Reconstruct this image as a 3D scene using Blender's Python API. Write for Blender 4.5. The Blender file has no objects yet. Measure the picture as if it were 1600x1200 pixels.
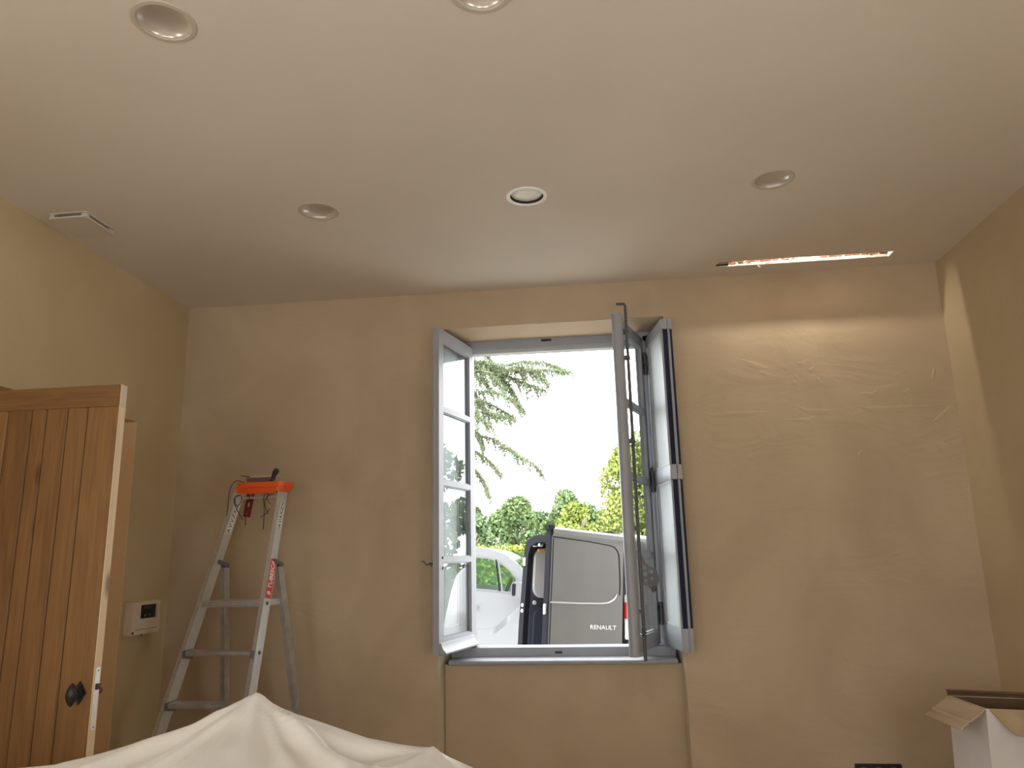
import bpy, bmesh, math, random
import numpy as np
from mathutils import Vector, Matrix
from mathutils.geometry import tessellate_polygon
R = math.radians
rng = random.Random(7)
S = bpy.context.scene
COL = S.collection

# ------------------------------------------------------------------ camera, light, exposure
cam = bpy.data.cameras.new('camera')
cam.sensor_width = 36.0
cam.lens = 36.0 * 1180 / 1600
cam.clip_start = 0.02
cam.clip_end = 400
cam_ob = bpy.data.objects.new('camera', cam)
COL.objects.link(cam_ob)
P_, Y_, Ro = R(12.85), R(6.5), R(1.29)
fw = Vector((-math.sin(Y_) * math.cos(P_), math.cos(Y_) * math.cos(P_), math.sin(P_)))
rt0 = Vector((math.cos(Y_), math.sin(Y_), 0))
up0 = rt0.cross(fw)
up1 = math.cos(Ro) * up0 + math.sin(Ro) * rt0
rt1 = math.cos(Ro) * rt0 - math.sin(Ro) * up0
m = Matrix((rt1, up1, -fw)).transposed().to_4x4()
m.translation = (0, 0, 1.5)
cam_ob.matrix_world = m
S.camera = cam_ob

S.view_settings.view_transform = 'Standard'
S.view_settings.look = 'None'
S.view_settings.gamma = 1
S.view_settings.use_curve_mapping = False
S.view_settings.exposure = -0.17
S.cycles.use_denoising = True
S.cycles.max_bounces = 10
S.cycles.diffuse_bounces = 7
S.cycles.transparent_max_bounces = 24
S.cycles.sample_clamp_indirect = 8

w = bpy.data.worlds.new('overcast_sky')
S.world = w
w.use_nodes = True
bg = w.node_tree.nodes['Background']
bg.inputs[0].default_value = (0.96, 0.98, 1.0, 1)
bg.inputs[1].default_value = 9.0

def area(name, loc, rot, sx, sy, power, col):
    l = bpy.data.lights.new(name, 'AREA')
    l.shape = 'RECTANGLE'
    l.size, l.size_y, l.energy, l.color = sx, sy, power, col
    o = bpy.data.objects.new(name, l)
    o.location, o.rotation_euler = loc, rot
    COL.objects.link(o)
    return o
# daylight through the two windows in the wall behind the camera
area('daylight_rear_window', (-1.25, -2.62, 1.7), (R(90), 0, 0), 1.1, 1.6, 1.5, (1.0, 0.95, 0.88))
area('daylight_rear_window', (0.95, -2.62, 1.7), (R(90), 0, 0), 1.1, 1.6, 1.5, (1.0, 0.95, 0.88))
# fill lights added in unseen side-wall openings to even out the room
area('side_fill', (1.93, -0.15, 1.6), (0, R(90), 0), 1.4, 1.1, 6, (1.0, 0.95, 0.88))
area('side_fill', (-2.50, 0.10, 1.6), (0, R(-90), 0), 1.4, 1.1, 3.5, (1.0, 0.95, 0.88))
# sampling portal in the opening of the visible window
po_ = area('window_portal', (-0.25, 4.87, 1.93), (R(-90), 0, 0), 1.24, 2.02, 1, (1, 1, 1))
po_.data.cycles.is_portal = True

# ------------------------------------------------------------------ helpers
def tag(o, label=None, cat=None, group=None, kind=None):
    if label: o['label'] = label
    if cat: o['category'] = cat
    if group: o['group'] = group
    if kind: o['kind'] = kind
    return o

def empty(name, loc=(0, 0, 0), mat=None, parent=None):
    o = bpy.data.objects.new(name, None)
    o.empty_display_size = 0.1
    COL.objects.link(o)
    if parent: o.parent = parent
    if mat is not None: o.matrix_local = mat
    else: o.location = loc
    return o

def frame_matrix(origin, x, y, z):
    mm = Matrix((Vector(x), Vector(y), Vector(z))).transposed().to_4x4()
    mm.translation = origin
    return mm

class MB:
    def __init__(s): s.v, s.f = [], []
    def add(s, vs, fs):
        n = len(s.v)
        s.v += [tuple(v) for v in vs]
        s.f += [tuple(i + n for i in f) for f in fs]
        return s
    def box(s, a, b):
        x0, y0, z0 = a; x1, y1, z1 = b
        x0, x1 = sorted((x0, x1)); y0, y1 = sorted((y0, y1)); z0, z1 = sorted((z0, z1))
        return s.add([(x0,y0,z0),(x1,y0,z0),(x1,y1,z0),(x0,y1,z0),(x0,y0,z1),(x1,y0,z1),(x1,y1,z1),(x0,y1,z1)],
                     [(0,3,2,1),(4,5,6,7),(0,1,5,4),(1,2,6,5),(2,3,7,6),(3,0,4,7)])
    def hexa(s, p):   # 8 corners ordered like box
        return s.add(p, [(0,3,2,1),(4,5,6,7),(0,1,5,4),(1,2,6,5),(2,3,7,6),(3,0,4,7)])
    def bar(s, p, q, wx, wy, side=None):
        p, q = Vector(p), Vector(q)
        d = (q - p).normalized()
        a = Vector(side) if side is not None else (Vector((0, 0, 1)) if abs(d.z) < .9 else Vector((1, 0, 0)))
        a = (a - d * a.dot(d)).normalized()
        b = d.cross(a)
        vs = []
        for c in (p, q):
            for u, v in ((-1,-1),(1,-1),(1,1),(-1,1)):
                vs.append(c + a * (u * wx / 2) + b * (v * wy / 2))
        return s.hexa(vs)
    def tube(s, pts, r, n=8, close=False):
        pts = [Vector(p) for p in pts]
        rr = r if isinstance(r, (list, tuple)) else [r] * len(pts)
        base = len(s.v)
        prev = None
        for i, p in enumerate(pts):
            d = (pts[min(i + 1, len(pts) - 1)] - pts[max(i - 1, 0)])
            d = d.normalized() if d.length > 1e-9 else Vector((0, 0, 1))
            if prev is None:
                a = Vector((0, 0, 1)) if abs(d.z) < .9 else Vector((1, 0, 0))
            else: a = prev
            a = (a - d * a.dot(d)).normalized(); prev = a
            b = d.cross(a)
            for k in range(n):
                t = 2 * math.pi * k / n
                s.v.append(tuple(p + (a * math.cos(t) + b * math.sin(t)) * rr[i]))
        for i in range(len(pts) - 1):
            for k in range(n):
                k2 = (k + 1) % n
                s.f.append((base + i*n + k, base + i*n + k2, base + (i+1)*n + k2, base + (i+1)*n + k))
        s.f.append(tuple(base + k for k in reversed(range(n))))
        s.f.append(tuple(base + (len(pts)-1)*n + k for k in range(n)))
        return s
    def lathe(s, prof, n=40, axis='z', c=(0, 0, 0)):
        base = len(s.v)
        for (r, h) in prof:
            for k in range(n):
                t = 2 * math.pi * k / n
                x, y = r * math.cos(t), r * math.sin(t)
                p = {'z': (x, y, h), 'y': (x, h, y), 'x': (h, x, y)}[axis]
                s.v.append((p[0] + c[0], p[1] + c[1], p[2] + c[2]))
        for i in range(len(prof) - 1):
            for k in range(n):
                k2 = (k + 1) % n
                s.f.append((base + i*n + k, base + i*n + k2, base + (i+1)*n + k2, base + (i+1)*n + k))
        return s
    def prism(s, poly, fn, d0, d1, caps=True):
        """poly 2-D outline swept from depth d0 to d1; fn(u, v, d) -> point"""
        n = len(poly); base = len(s.v)
        for d in (d0, d1):
            for (u, v) in poly: s.v.append(tuple(fn(u, v, d)))
        for i in range(n):
            j = (i + 1) % n
            s.f.append((base + i, base + j, base + n + j, base + n + i))
        if caps:
            tris = tessellate_polygon([[Vector((u, v, 0)) for u, v in poly]])
            for t in tris:
                s.f.append(tuple(base + i for i in reversed(t)))
                s.f.append(tuple(base + n + i for i in t))
        return s
    def ringprism(s, outer, holes, fn, d0, d1):
        loops = [outer] + holes
        flat = [p for l in loops for p in l]
        n = len(flat); base = len(s.v)
        for d in (d0, d1):
            for (u, v) in flat: s.v.append(tuple(fn(u, v, d)))
        tris = tessellate_polygon([[Vector((u, v, 0)) for u, v in l] for l in loops])
        for t in tris:
            s.f.append(tuple(base + i for i in reversed(t)))
            s.f.append(tuple(base + n + i for i in t))
        o = 0
        for l in loops:
            k = len(l)
            for i in range(k):
                j = (i + 1) % k
                s.f.append((base+o+i, base+o+j, base+n+o+j, base+n+o+i))
            o += k
        return s
    def build(s, name, mat, parent=None, label=None, bevel=0, smooth=False, loc=None, kind=None, weld=True):
        me = bpy.data.meshes.new(name)
        me.from_pydata(s.v, [], s.f)
        bm = bmesh.new(); bm.from_mesh(me)
        if weld: bmesh.ops.remove_doubles(bm, verts=bm.verts, dist=1e-6)
        bmesh.ops.recalc_face_normals(bm, faces=bm.faces)
        if bevel > 0:
            es = [e for e in bm.edges if len(e.link_faces) == 2 and e.calc_face_angle(0) > 0.6]
            bmesh.ops.bevel(bm, geom=es, offset=bevel, segments=2, affect='EDGES', clamp_overlap=True)
        bm.to_mesh(me); bm.free()
        me.materials.append(mat)
        if smooth:
            for p in me.polygons: p.use_smooth = True
            try: me.set_sharp_from_angle(angle=R(38))
            except Exception: pass
        o = bpy.data.objects.new(name, me)
        COL.objects.link(o)
        if parent is not None: o.parent = parent
        if loc is not None: o.location = loc
        if label: o['label'] = label
        if kind: o['kind'] = kind
        return o

def np_mesh(name, verts, faces, mat, parent=None, kind=None, label=None, smooth=False):
    me = bpy.data.meshes.new(name)
    nv, nf, k = len(verts), len(faces), faces.shape[1]
    me.vertices.add(nv); me.vertices.foreach_set('co', verts.astype(np.float32).ravel())
    me.loops.add(nf * k); me.loops.foreach_set('vertex_index', faces.astype(np.int32).ravel())
    me.polygons.add(nf); me.polygons.foreach_set('loop_start', np.arange(0, nf * k, k, dtype=np.int32))
    me.update(calc_edges=True); me.validate()
    me.materials.append(mat)
    if smooth:
        for p in me.polygons: p.use_smooth = True
    o = bpy.data.objects.new(name, me); COL.objects.link(o)
    if parent: o.parent = parent
    if kind: o['kind'] = kind
    if label: o['label'] = label
    return o

def arc(cx, cy, r, a0, a1, n):
    return [(cx + r * math.cos(R(a0 + (a1 - a0) * i / n)), cy + r * math.sin(R(a0 + (a1 - a0) * i / n))) for i in range(n + 1)]
def rrect(x0, y0, x1, y1, r, n=6):
    return arc(x1 - r, y0 + r, r, -90, 0, n) + arc(x1 - r, y1 - r, r, 0, 90, n) + arc(x0 + r, y1 - r, r, 90, 180, n) + arc(x0 + r, y0 + r, r, 180, 270, n)

# ------------------------------------------------------------------ materials
def mat(name, col, rough=.5, metal=0.0, spec=.5, **kw):
    mt = bpy.data.materials.new(name); mt.use_nodes = True
    b = mt.node_tree.nodes['Principled BSDF']
    b.inputs['Base Color'].default_value = (*col, 1)
    b.inputs['Roughness'].default_value = rough
    b.inputs['Metallic'].default_value = metal
    b.inputs['Specular IOR Level'].default_value = spec
    for k, v in kw.items(): b.inputs[k.replace('_', ' ')].default_value = v
    return mt

def noisy(name, c1, c2, scale=3, detail=6, rough=.8, bump=0.0, bscale=30, metal=0, spec=.3, stretch=(1, 1, 1), lo=.35, hi=.65, coord='Object', bdist=.01, **kw):
    mt = mat(name, c1, rough, metal, spec, **kw)
    nt = mt.node_tree; N = nt.nodes; L = nt.links
    b = N['Principled BSDF']
    tc = N.new('ShaderNodeTexCoord'); mp = N.new('ShaderNodeMapping')
    mp.inputs['Scale'].default_value = stretch
    L.new(tc.outputs[coord], mp.inputs[0])
    n = N.new('ShaderNodeTexNoise'); n.inputs['Scale'].default_value = scale; n.inputs['Detail'].default_value = detail
    L.new(mp.outputs[0], n.inputs[0])
    r = N.new('ShaderNodeValToRGB')
    r.color_ramp.elements[0].position = lo; r.color_ramp.elements[0].color = (*c1, 1)
    r.color_ramp.elements[1].position = hi; r.color_ramp.elements[1].color = (*c2, 1)
    L.new(n.outputs[0], r.inputs[0]); L.new(r.outputs[0], b.inputs['Base Color'])
    if bump:
        n2 = N.new('ShaderNodeTexNoise'); n2.inputs['Scale'].default_value = bscale; n2.inputs['Detail'].default_value = 5
        L.new(mp.outputs[0], n2.inputs[0])
        bp = N.new('ShaderNodeBump'); bp.inputs['Strength'].default_value = bump; bp.inputs['Distance'].default_value = bdist
        L.new(n2.outputs[0], bp.inputs['Height']); L.new(bp.outputs[0], b.inputs['Normal'])
    return mt

def plaster(name, ca, cb, relief=1.0):
    """trowelled lime plaster: cloudy colour, broad undulation, fine grain and sparse ridges"""
    mt = mat(name, ca, .72, 0, .25)
    nt = mt.node_tree; N = nt.nodes; L = nt.links; b = N['Principled BSDF']
    tc = N.new('ShaderNodeTexCoord')
    n = N.new('ShaderNodeTexNoise'); n.inputs['Scale'].default_value = 1.6; n.inputs['Detail'].default_value = 7; n.inputs['Distortion'].default_value = .6
    L.new(tc.outputs['Object'], n.inputs[0])
    r = N.new('ShaderNodeValToRGB')
    r.color_ramp.elements[0].position = .3; r.color_ramp.elements[0].color = (*ca, 1)
    r.color_ramp.elements[1].position = .72; r.color_ramp.elements[1].color = (*cb, 1)
    L.new(n.outputs[0], r.inputs[0]); L.new(r.outputs[0], b.inputs['Base Color'])
    mp = N.new('ShaderNodeMapping'); mp.inputs['Scale'].default_value = (1, 1, 1.9)
    L.new(tc.outputs['Object'], mp.inputs[0])
    broad = N.new('ShaderNodeTexNoise'); broad.inputs['Scale'].default_value = 2.6; broad.inputs['Detail'].default_value = 4; broad.inputs['Distortion'].default_value = 1.0
    L.new(mp.outputs[0], broad.inputs[0])
    fine = N.new('ShaderNodeTexNoise'); fine.inputs['Scale'].default_value = 60; fine.inputs['Detail'].default_value = 3
    L.new(tc.outputs['Object'], fine.inputs[0])
    rid = N.new('ShaderNodeTexNoise'); rid.inputs['Scale'].default_value = 4.5; rid.inputs['Detail'].default_value = 2; rid.inputs['Distortion'].default_value = .8
    L.new(mp.outputs[0], rid.inputs[0])
    rr = N.new('ShaderNodeValToRGB')
    e = rr.color_ramp.elements; e[0].position = .60; e[0].color = (0, 0, 0, 1); e[1].position = .615; e[1].color = (1, 1, 1, 1)
    L.new(rid.outputs[0], rr.inputs[0])
    b1 = N.new('ShaderNodeBump'); b1.inputs['Strength'].default_value = .30 * relief; b1.inputs['Distance'].default_value = .03
    b2 = N.new('ShaderNodeBump'); b2.inputs['Strength'].default_value = .10; b2.inputs['Distance'].default_value = .002
    b3 = N.new('ShaderNodeBump'); b3.inputs['Strength'].default_value = .05 * relief; b3.inputs['Distance'].default_value = .003
    L.new(broad.outputs[0], b1.inputs['Height']); L.new(rr.outputs[0], b3.inputs['Height']); L.new(fine.outputs[0], b2.inputs['Height'])
    L.new(b1.outputs[0], b3.inputs['Normal']); L.new(b3.outputs[0], b2.inputs['Normal']); L.new(b2.outputs[0], b.inputs['Normal'])
    return mt

def wood(name, dark, light, axis=2, scale=1.0):
    mt = mat(name, light, .55, 0, .35)
    nt = mt.node_tree; N = nt.nodes; L = nt.links; b = N['Principled BSDF']
    tc = N.new('ShaderNodeTexCoord'); oi = N.new('ShaderNodeObjectInfo')
    add = N.new('ShaderNodeVectorMath'); add.operation = 'MULTIPLY_ADD'
    L.new(oi.outputs['Random'], add.inputs[0]); add.inputs[1].default_value = (7, 7, 7)
    L.new(tc.outputs['Object'], add.inputs[2])
    mp = N.new('ShaderNodeMapping'); sc = [14 * scale] * 3; sc[axis] = 1.1 * scale
    mp.inputs['Scale'].default_value = sc; L.new(add.outputs[0], mp.inputs[0])
    n = N.new('ShaderNodeTexNoise'); n.inputs['Scale'].default_value = 1.0; n.inputs['Detail'].default_value = 3; n.inputs['Distortion'].default_value = .8
    L.new(mp.outputs[0], n.inputs[0])
    wv = N.new('ShaderNodeMath'); wv.operation = 'MULTIPLY'; wv.inputs[1].default_value = 9
    L.new(n.outputs[0], wv.inputs[0])
    fr = N.new('ShaderNodeMath'); fr.operation = 'PINGPONG'; fr.inputs[1].default_value = 1
    L.new(wv.outputs[0], fr.inputs[0])
    mp2 = N.new('ShaderNodeMapping'); s2 = [160] * 3; s2[axis] = 4; mp2.inputs['Scale'].default_value = s2; L.new(add.outputs[0], mp2.inputs[0])
    n2 = N.new('ShaderNodeTexNoise'); n2.inputs['Scale'].default_value = 1; n2.inputs['Detail'].default_value = 4; L.new(mp2.outputs[0], n2.inputs[0])
    mx = N.new('ShaderNodeMath'); mx.operation = 'MULTIPLY_ADD'; mx.inputs[1].default_value = .24
    L.new(fr.outputs[0], mx.inputs[0])
    m3 = N.new('ShaderNodeMath'); m3.operation = 'MULTIPLY'; m3.inputs[1].default_value = .55; L.new(n2.outputs[0], m3.inputs[0]); L.new(m3.outputs[0], mx.inputs[2])
    # plank-to-plank tone
    m4 = N.new('ShaderNodeMath'); m4.operation = 'MULTIPLY_ADD'; m4.inputs[1].default_value = .40; L.new(oi.outputs['Random'], m4.inputs[0]); L.new(mx.outputs[0], m4.inputs[2])
    r = N.new('ShaderNodeValToRGB')
    r.color_ramp.elements[0].position = .1; r.color_ramp.elements[0].color = (*dark, 1)
    r.color_ramp.elements[1].position = .95; r.color_ramp.elements[1].color = (*light, 1)
    L.new(m4.outputs[0], r.inputs[0])
    # knots
    mk = N.new('ShaderNodeMapping'); sk = [5.5] * 3; sk[axis] = 2.2; mk.inputs['Scale'].default_value = sk; L.new(add.outputs[0], mk.inputs[0])
    vo = N.new('ShaderNodeTexVoronoi'); vo.inputs['Scale'].default_value = 1; L.new(mk.outputs[0], vo.inputs[0])
    kr = N.new('ShaderNodeValToRGB'); kr.color_ramp.elements[0].position = .04; kr.color_ramp.elements[0].color = (.25, .2, .16, 1); kr.color_ramp.elements[1].position = .12; kr.color_ramp.elements[1].color = (1, 1, 1, 1)
    L.new(vo.outputs['Distance'], kr.inputs[0])
    mm = N.new('ShaderNodeMixRGB'); mm.blend_type = 'MULTIPLY'; mm.inputs[0].default_value = .8
    L.new(r.outputs[0], mm.inputs[1]); L.new(kr.outputs[0], mm.inputs[2]); L.new(mm.outputs[0], b.inputs['Base Color'])
    bp = N.new('ShaderNodeBump'); bp.inputs['Strength'].default_value = .12; bp.inputs['Distance'].default_value = .002
    L.new(m3.outputs[0], bp.inputs['Height']); L.new(bp.outputs[0], b.inputs['Normal'])
    return mt

def glass(name, tint=(.97, .99, 1), refl=1.0):
    mt = bpy.data.materials.new(name); mt.use_nodes = True
    nt = mt.node_tree; N = nt.nodes; L = nt.links
    for n in list(N):
        if n.type != 'OUTPUT_MATERIAL': N.remove(n)
    out = [n for n in N if n.type == 'OUTPUT_MATERIAL'][0]
    tr = N.new('ShaderNodeBsdfTransparent'); tr.inputs[0].default_value = (*tint, 1)
    gl = N.new('ShaderNodeBsdfGlossy'); gl.inputs['Roughness'].default_value = .003
    ge = N.new('ShaderNodeNewGeometry')
    dt = N.new('ShaderNodeVectorMath'); dt.operation = 'DOT_PRODUCT'
    L.new(ge.outputs['Normal'], dt.inputs[0]); L.new(ge.outputs['Incoming'], dt.inputs[1])
    ab = N.new('ShaderNodeMath'); ab.operation = 'ABSOLUTE'; L.new(dt.outputs['Value'], ab.inputs[0])
    om = N.new('ShaderNodeMath'); om.operation = 'SUBTRACT'; om.use_clamp = True; om.inputs[0].default_value = 1; L.new(ab.outputs[0], om.inputs[1])
    pw = N.new('ShaderNodeMath'); pw.operation = 'POWER'; pw.inputs[1].default_value = 5; L.new(om.outputs[0], pw.inputs[0])
    fr = N.new('ShaderNodeMath'); fr.operation = 'MULTIPLY_ADD'; fr.inputs[1].default_value = .96; fr.inputs[2].default_value = .04; L.new(pw.outputs[0], fr.inputs[0])
    mx = N.new('ShaderNodeMixShader')
    L.new(fr.outputs[0], mx.inputs[0]); L.new(tr.outputs[0], mx.inputs[1]); L.new(gl.outputs[0], mx.inputs[2])
    L.new(mx.outputs[0], out.inputs[0])
    return mt

M = {}
M['wall'] = plaster('lime_plaster_tan', (.42, .325, .215), (.52, .415, .285))
M['wall_left'] = plaster('lime_plaster_ochre', (.50, .40, .235), (.58, .475, .295), .5)
M['wall_right'] = plaster('lime_plaster_sand', (.46, .365, .23), (.54, .44, .29), .5)
M['jamb'] = plaster('lime_plaster_lit_jamb', (.74, .52, .29), (.80, .58, .34), .4)  # brighter and more orange: the light on the jamb is in the colour
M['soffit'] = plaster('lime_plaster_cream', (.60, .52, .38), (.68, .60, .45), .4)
M['ceiling'] = noisy('ceiling_paint', (.655, .59, .50), (.695, .63, .54), 1.2, 3, .75, .04, 180, bdist=.001)
M['floor'] = noisy('floor_oak', (.55, .47, .36), (.62, .53, .42), 3, 4, .5)
M['grey'] = noisy('window_paint_grey', (.30, .315, .345), (.335, .35, .38), 6, 3, .42, .05, 40, spec=.45, bdist=.001)
M['grey_panel'] = noisy('grey_paint_lit', (.43, .46, .455), (.48, .51, .50), 4, 3, .5, .05, 30, spec=.4, bdist=.001)  # paler than the window grey, with the window light put into the colour
M['iron'] = mat('painted_iron', (.09, .09, .095), .5, .2)
M['navy'] = mat('shutter_gap_shade', (.018, .022, .05), .8, 0, .15)  # painted shade for the gap between folded shutter leaves
M['black'] = mat('black_plastic', (.012, .012, .014), .4)
M['dark'] = mat('dark_void', (.03, .028, .025), .9)
M['glass'] = glass('clear_glass')
M['carglass'] = glass('car_glass', (.80, .92, .86))
M['oak'] = wood('oak_plank', (.125, .055, .017), (.27, .14, .048))
M['oak_h'] = wood('oak_rail', (.13, .06, .019), (.26, .135, .048), axis=0)
M['oak_edge'] = wood('oak_edge_lit', (.50, .35, .20), (.72, .55, .36))  # paler than the planks to stand for light falling on the edge
M['steel'] = mat('satin_steel', (.85, .84, .80), .35, .6)
M['alu'] = noisy('ladder_aluminium', (.60, .61, .60), (.72, .73, .72), 30, 3, .36, stretch=(6, 6, .5), metal=.75, spec=.5)
M['alu_dull'] = noisy('ladder_step_aluminium', (.40, .385, .36), (.50, .48, .45), 20, 3, .5, metal=.55)
M['bracket'] = mat('ladder_bracket_grey', (.14, .13, .12), .6)
M['orange'] = mat('orange_plastic', (.78, .105, .018), .42)
M['sticker_red'] = mat('red_sticker', (.62, .035, .02), .4)
M['white'] = mat('white_print', (.85, .84, .80), .5)
M['darkred'] = noisy('dark_red_paint', (.17, .018, .014), (.22, .03, .022), 12, 3, .5)
M['cord'] = mat('black_cord', (.015, .013, .016), .7)
M['ivory'] = noisy('ivory_plastic', (.66, .56, .45), (.70, .60, .48), 3, 2, .45)
M['screen'] = mat('dark_display', (.010, .011, .012), .15)
M['lens'] = noisy('frosted_lens', (.58, .52, .46), (.64, .58, .52), 3, 2, .24, metal=.45, spec=.7)
M['ring'] = mat('downlight_ring', (.50, .44, .355), .5)
M['ring_w'] = mat('downlight_ring_white', (.92, .91, .87), .4)
M['lens_w'] = mat('opal_lens_white', (.92, .91, .86), .35)
M['vent'] = mat('vent_plastic', (.60, .54, .45), .5)
M['sheet'] = noisy('dust_sheet_cotton', (.56, .53, .475), (.62, .59, .535), 4, 4, .5, .6, 16, spec=.3, bdist=.006, Sheen_Weight=.15)
M['card_w'] = noisy('white_carton_board', (.60, .57, .56), (.68, .65, .63), 5, 4, .6, .08, 12, bdist=.003)
M['card'] = noisy('brown_corrugated_board', (.40, .30, .19), (.52, .41, .28), 9, 6, .75, .5, 30, stretch=(1, .3, 1), bdist=.003)
M['card_in'] = noisy('dark_carton_inside', (.13, .08, .045), (.17, .11, .065), 6, 4, .85)
M['rubble'] = noisy('broken_plaster', (.28, .22, .16), (.52, .47, .40), 34, 5, .9, .6, 60, bdist=.004)
M['brick_dust'] = noisy('torn_lining_brown', (.05, .02, .012), (.16, .07, .04), 30, 5, .9, .6, 50)
M['van'] = noisy('metallic_grey_paint', (.060, .060, .060), (.07, .069, .068), 3, 2, .30, metal=.55, spec=.5, Coat_Weight=1.0, Coat_Roughness=.04)
M['van_dark'] = mat('door_seal_black', (.012, .013, .018), .8, 0, .15)
M['van_in'] = mat('door_inner_slate', (.045, .052, .07), .4, 0, .5)
M['liner'] = mat('white_liner_panel', (.50, .505, .51), .5)
M['chrome'] = mat('chrome_trim', (.30, .30, .31), .25, .9)
M['van_w'] = mat('white_car_paint', (.20, .212, .225), .25, 0, .5, Coat_Weight=.6)
M['mirror_grey'] = mat('mirror_plastic_grey', (.16, .165, .17), .5)
M['tyre'] = mat('tyre_rubber', (.02, .02, .02), .8)
M['tail_red'] = mat('tail_lamp_red', (.55, .03, .03), .2)
M['tail_white'] = mat('tail_lamp_clear', (.80, .76, .74), .2)
M['amber'] = mat('amber_tag', (.85, .48, .04), .5)
M['gravel'] = noisy('pale_gravel', (.60, .58, .54), (.68, .65, .61), 18, 6, .9)
M['facade'] = noisy('facade_render', (.30, .275, .235), (.35, .32, .28), 2, 6, .9, .2, 12)
M['hedge'] = noisy('hedge_leaf', (.20, .25, .03), (.28, .31, .05), 3, 4, .5, spec=.2, Transmission_Weight=0.0)
M['leaf_mid'] = noisy('tree_leaf_green', (.115, .18, .07), (.18, .245, .105), .8, 3, .6, spec=.2)
M['leaf_lime'] = noisy('tree_leaf_lime', (.20, .25, .055), (.27, .31, .085), .8, 3, .6, spec=.2)
M['leaf_deep'] = noisy('tree_leaf_deep', (.10, .16, .075), (.155, .21, .10), .8, 3, .6, spec=.2)
M['needle'] = noisy('cedar_needle', (.15, .19, .10), (.20, .24, .14), 2, 3, .7, spec=.2)
M['bark'] = noisy('bark', (.20, .17, .12), (.28, .24, .17), 8, 5, .9)
led = mat('led_emitter', (1, .9, .75), .5)
led.node_tree.nodes['Principled BSDF'].inputs['Emission Color'].default_value = (1.0, .91, .78, 1)
led.node_tree.nodes['Principled BSDF'].inputs['Emission Strength'].default_value = 230
M['led'] = led

ident = lambda u, v, d: (u, v, d)
XL, XR, YB, YR, ZC = -2.48, 1.905, 4.2, -2.6, 3.04
ZT = 3.30

# ------------------------------------------------------------------ setting
tag(MB().box((XL - .4, YR - .4, -.12), (XR + .4, 4.34, 0)).build('floor', M['floor']), 'floor of the room', kind='structure')

# ceiling plate with holes for the downlights and the lighting slot
LIGHTS = [(-1.200, 1.782), (-.267, 1.790), (-1.207, 3.034), (-.263, 3.043), (.788, 3.058)]
SL = (.70, 3.985, 1.602, 4.052)
holes = [[(x + .074 * math.cos(2*math.pi*k/36), y + .074 * math.sin(2*math.pi*k/36)) for k in range(36)] for x, y in LIGHTS]
edge = [(SL[0], SL[1])]
n = 26
for i in range(1, n): edge.append((SL[0] + (SL[2]-SL[0])*i/n, SL[1] + rng.uniform(-.002, .002)))
edge += [(SL[2] + .004, SL[1]), (SL[2] + .004, SL[3])]
for i in range(1, n): edge.append((SL[2] - (SL[2]-SL[0])*i/n, SL[3] + rng.uniform(-.0015, .0015)))
edge.append((SL[0] - .02, SL[3]))
holes.append(edge)
c = MB().ringprism([(XL - .05, YR - .05), (XR + .05, YR - .05), (XR + .05, YB + .05), (XL - .05, YB + .05)], holes, ident, ZC, ZC + .015)
tag(c.build('ceiling', M['ceiling'], weld=False), 'painted plaster ceiling', kind='structure')
tag(MB().box((XL - .4, YR - .4, ZT), (XR + .4, 4.85, ZT + .15)).build('trim_1', M['facade']), kind='structure')

# far wall with the window bay cut down to the floor
WX0, WX1, WZ = -.913, .402, 2.817
wb = MB()
nx, nz = 60, 44
fr_ = lambda u, v, d: (u, d, v)
outer = [(XL - .4, 0), (WX0, 0), (WX0, WZ - .004), (-.5, WZ + .001), (0, WZ - .001), (.25, WZ + .003), (WX1 - .004, WZ + .002), (WX1 - .012, 0), (XR + .4, 0), (XR + .4, ZT), (XL - .4, ZT)]
wb.prism(outer, fr_, YB, YB + .3)
wall_back = tag(wb.build('wall_back', M['wall']), 'tan trowelled plaster wall around the window', kind='structure')
RIDGES = [[(1.066, 2.271), (1.137, 2.243), (1.23, 2.235), (1.263, 2.237)], [(1.382, 2.253), (1.463, 2.239), (1.545, 2.235), (1.66, 2.24), (1.823, 2.24)], [(1.389, 2.231), (1.421, 2.219), (1.359, 2.205)], [(1.103, 2.503), (1.145, 2.512), (1.167, 2.525)], [(1.077, 2.454), (1.101, 2.423), (1.089, 2.402), (1.065, 2.396)], [(1.16, 2.464), (1.196, 2.48)], [(1.2, 2.426), (1.215, 2.407)], [(1.794, 2.389), (1.809, 2.424), (1.825, 2.448)], [(1.407, 2.322), (1.489, 2.322), (1.508, 2.335)], [(1.637, 2.312), (1.679, 2.338)], [(1.761, 2.145), (1.815, 2.185), (1.869, 2.224), (1.899, 2.209)], [(1.024, 2.194), (1.131, 2.19), (1.176, 2.206)], [(0.584, 2.238), (0.756, 2.242), (0.927, 2.241)], [(1.366, 1.982), (1.389, 2.009)], [(1.761, 2.032), (1.825, 2.026)], [(0.897, 2.47), (0.964, 2.448)], [(1.238, 1.716), (1.305, 1.738)], [(0.817, 2.54), (0.95, 2.486)]]
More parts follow.
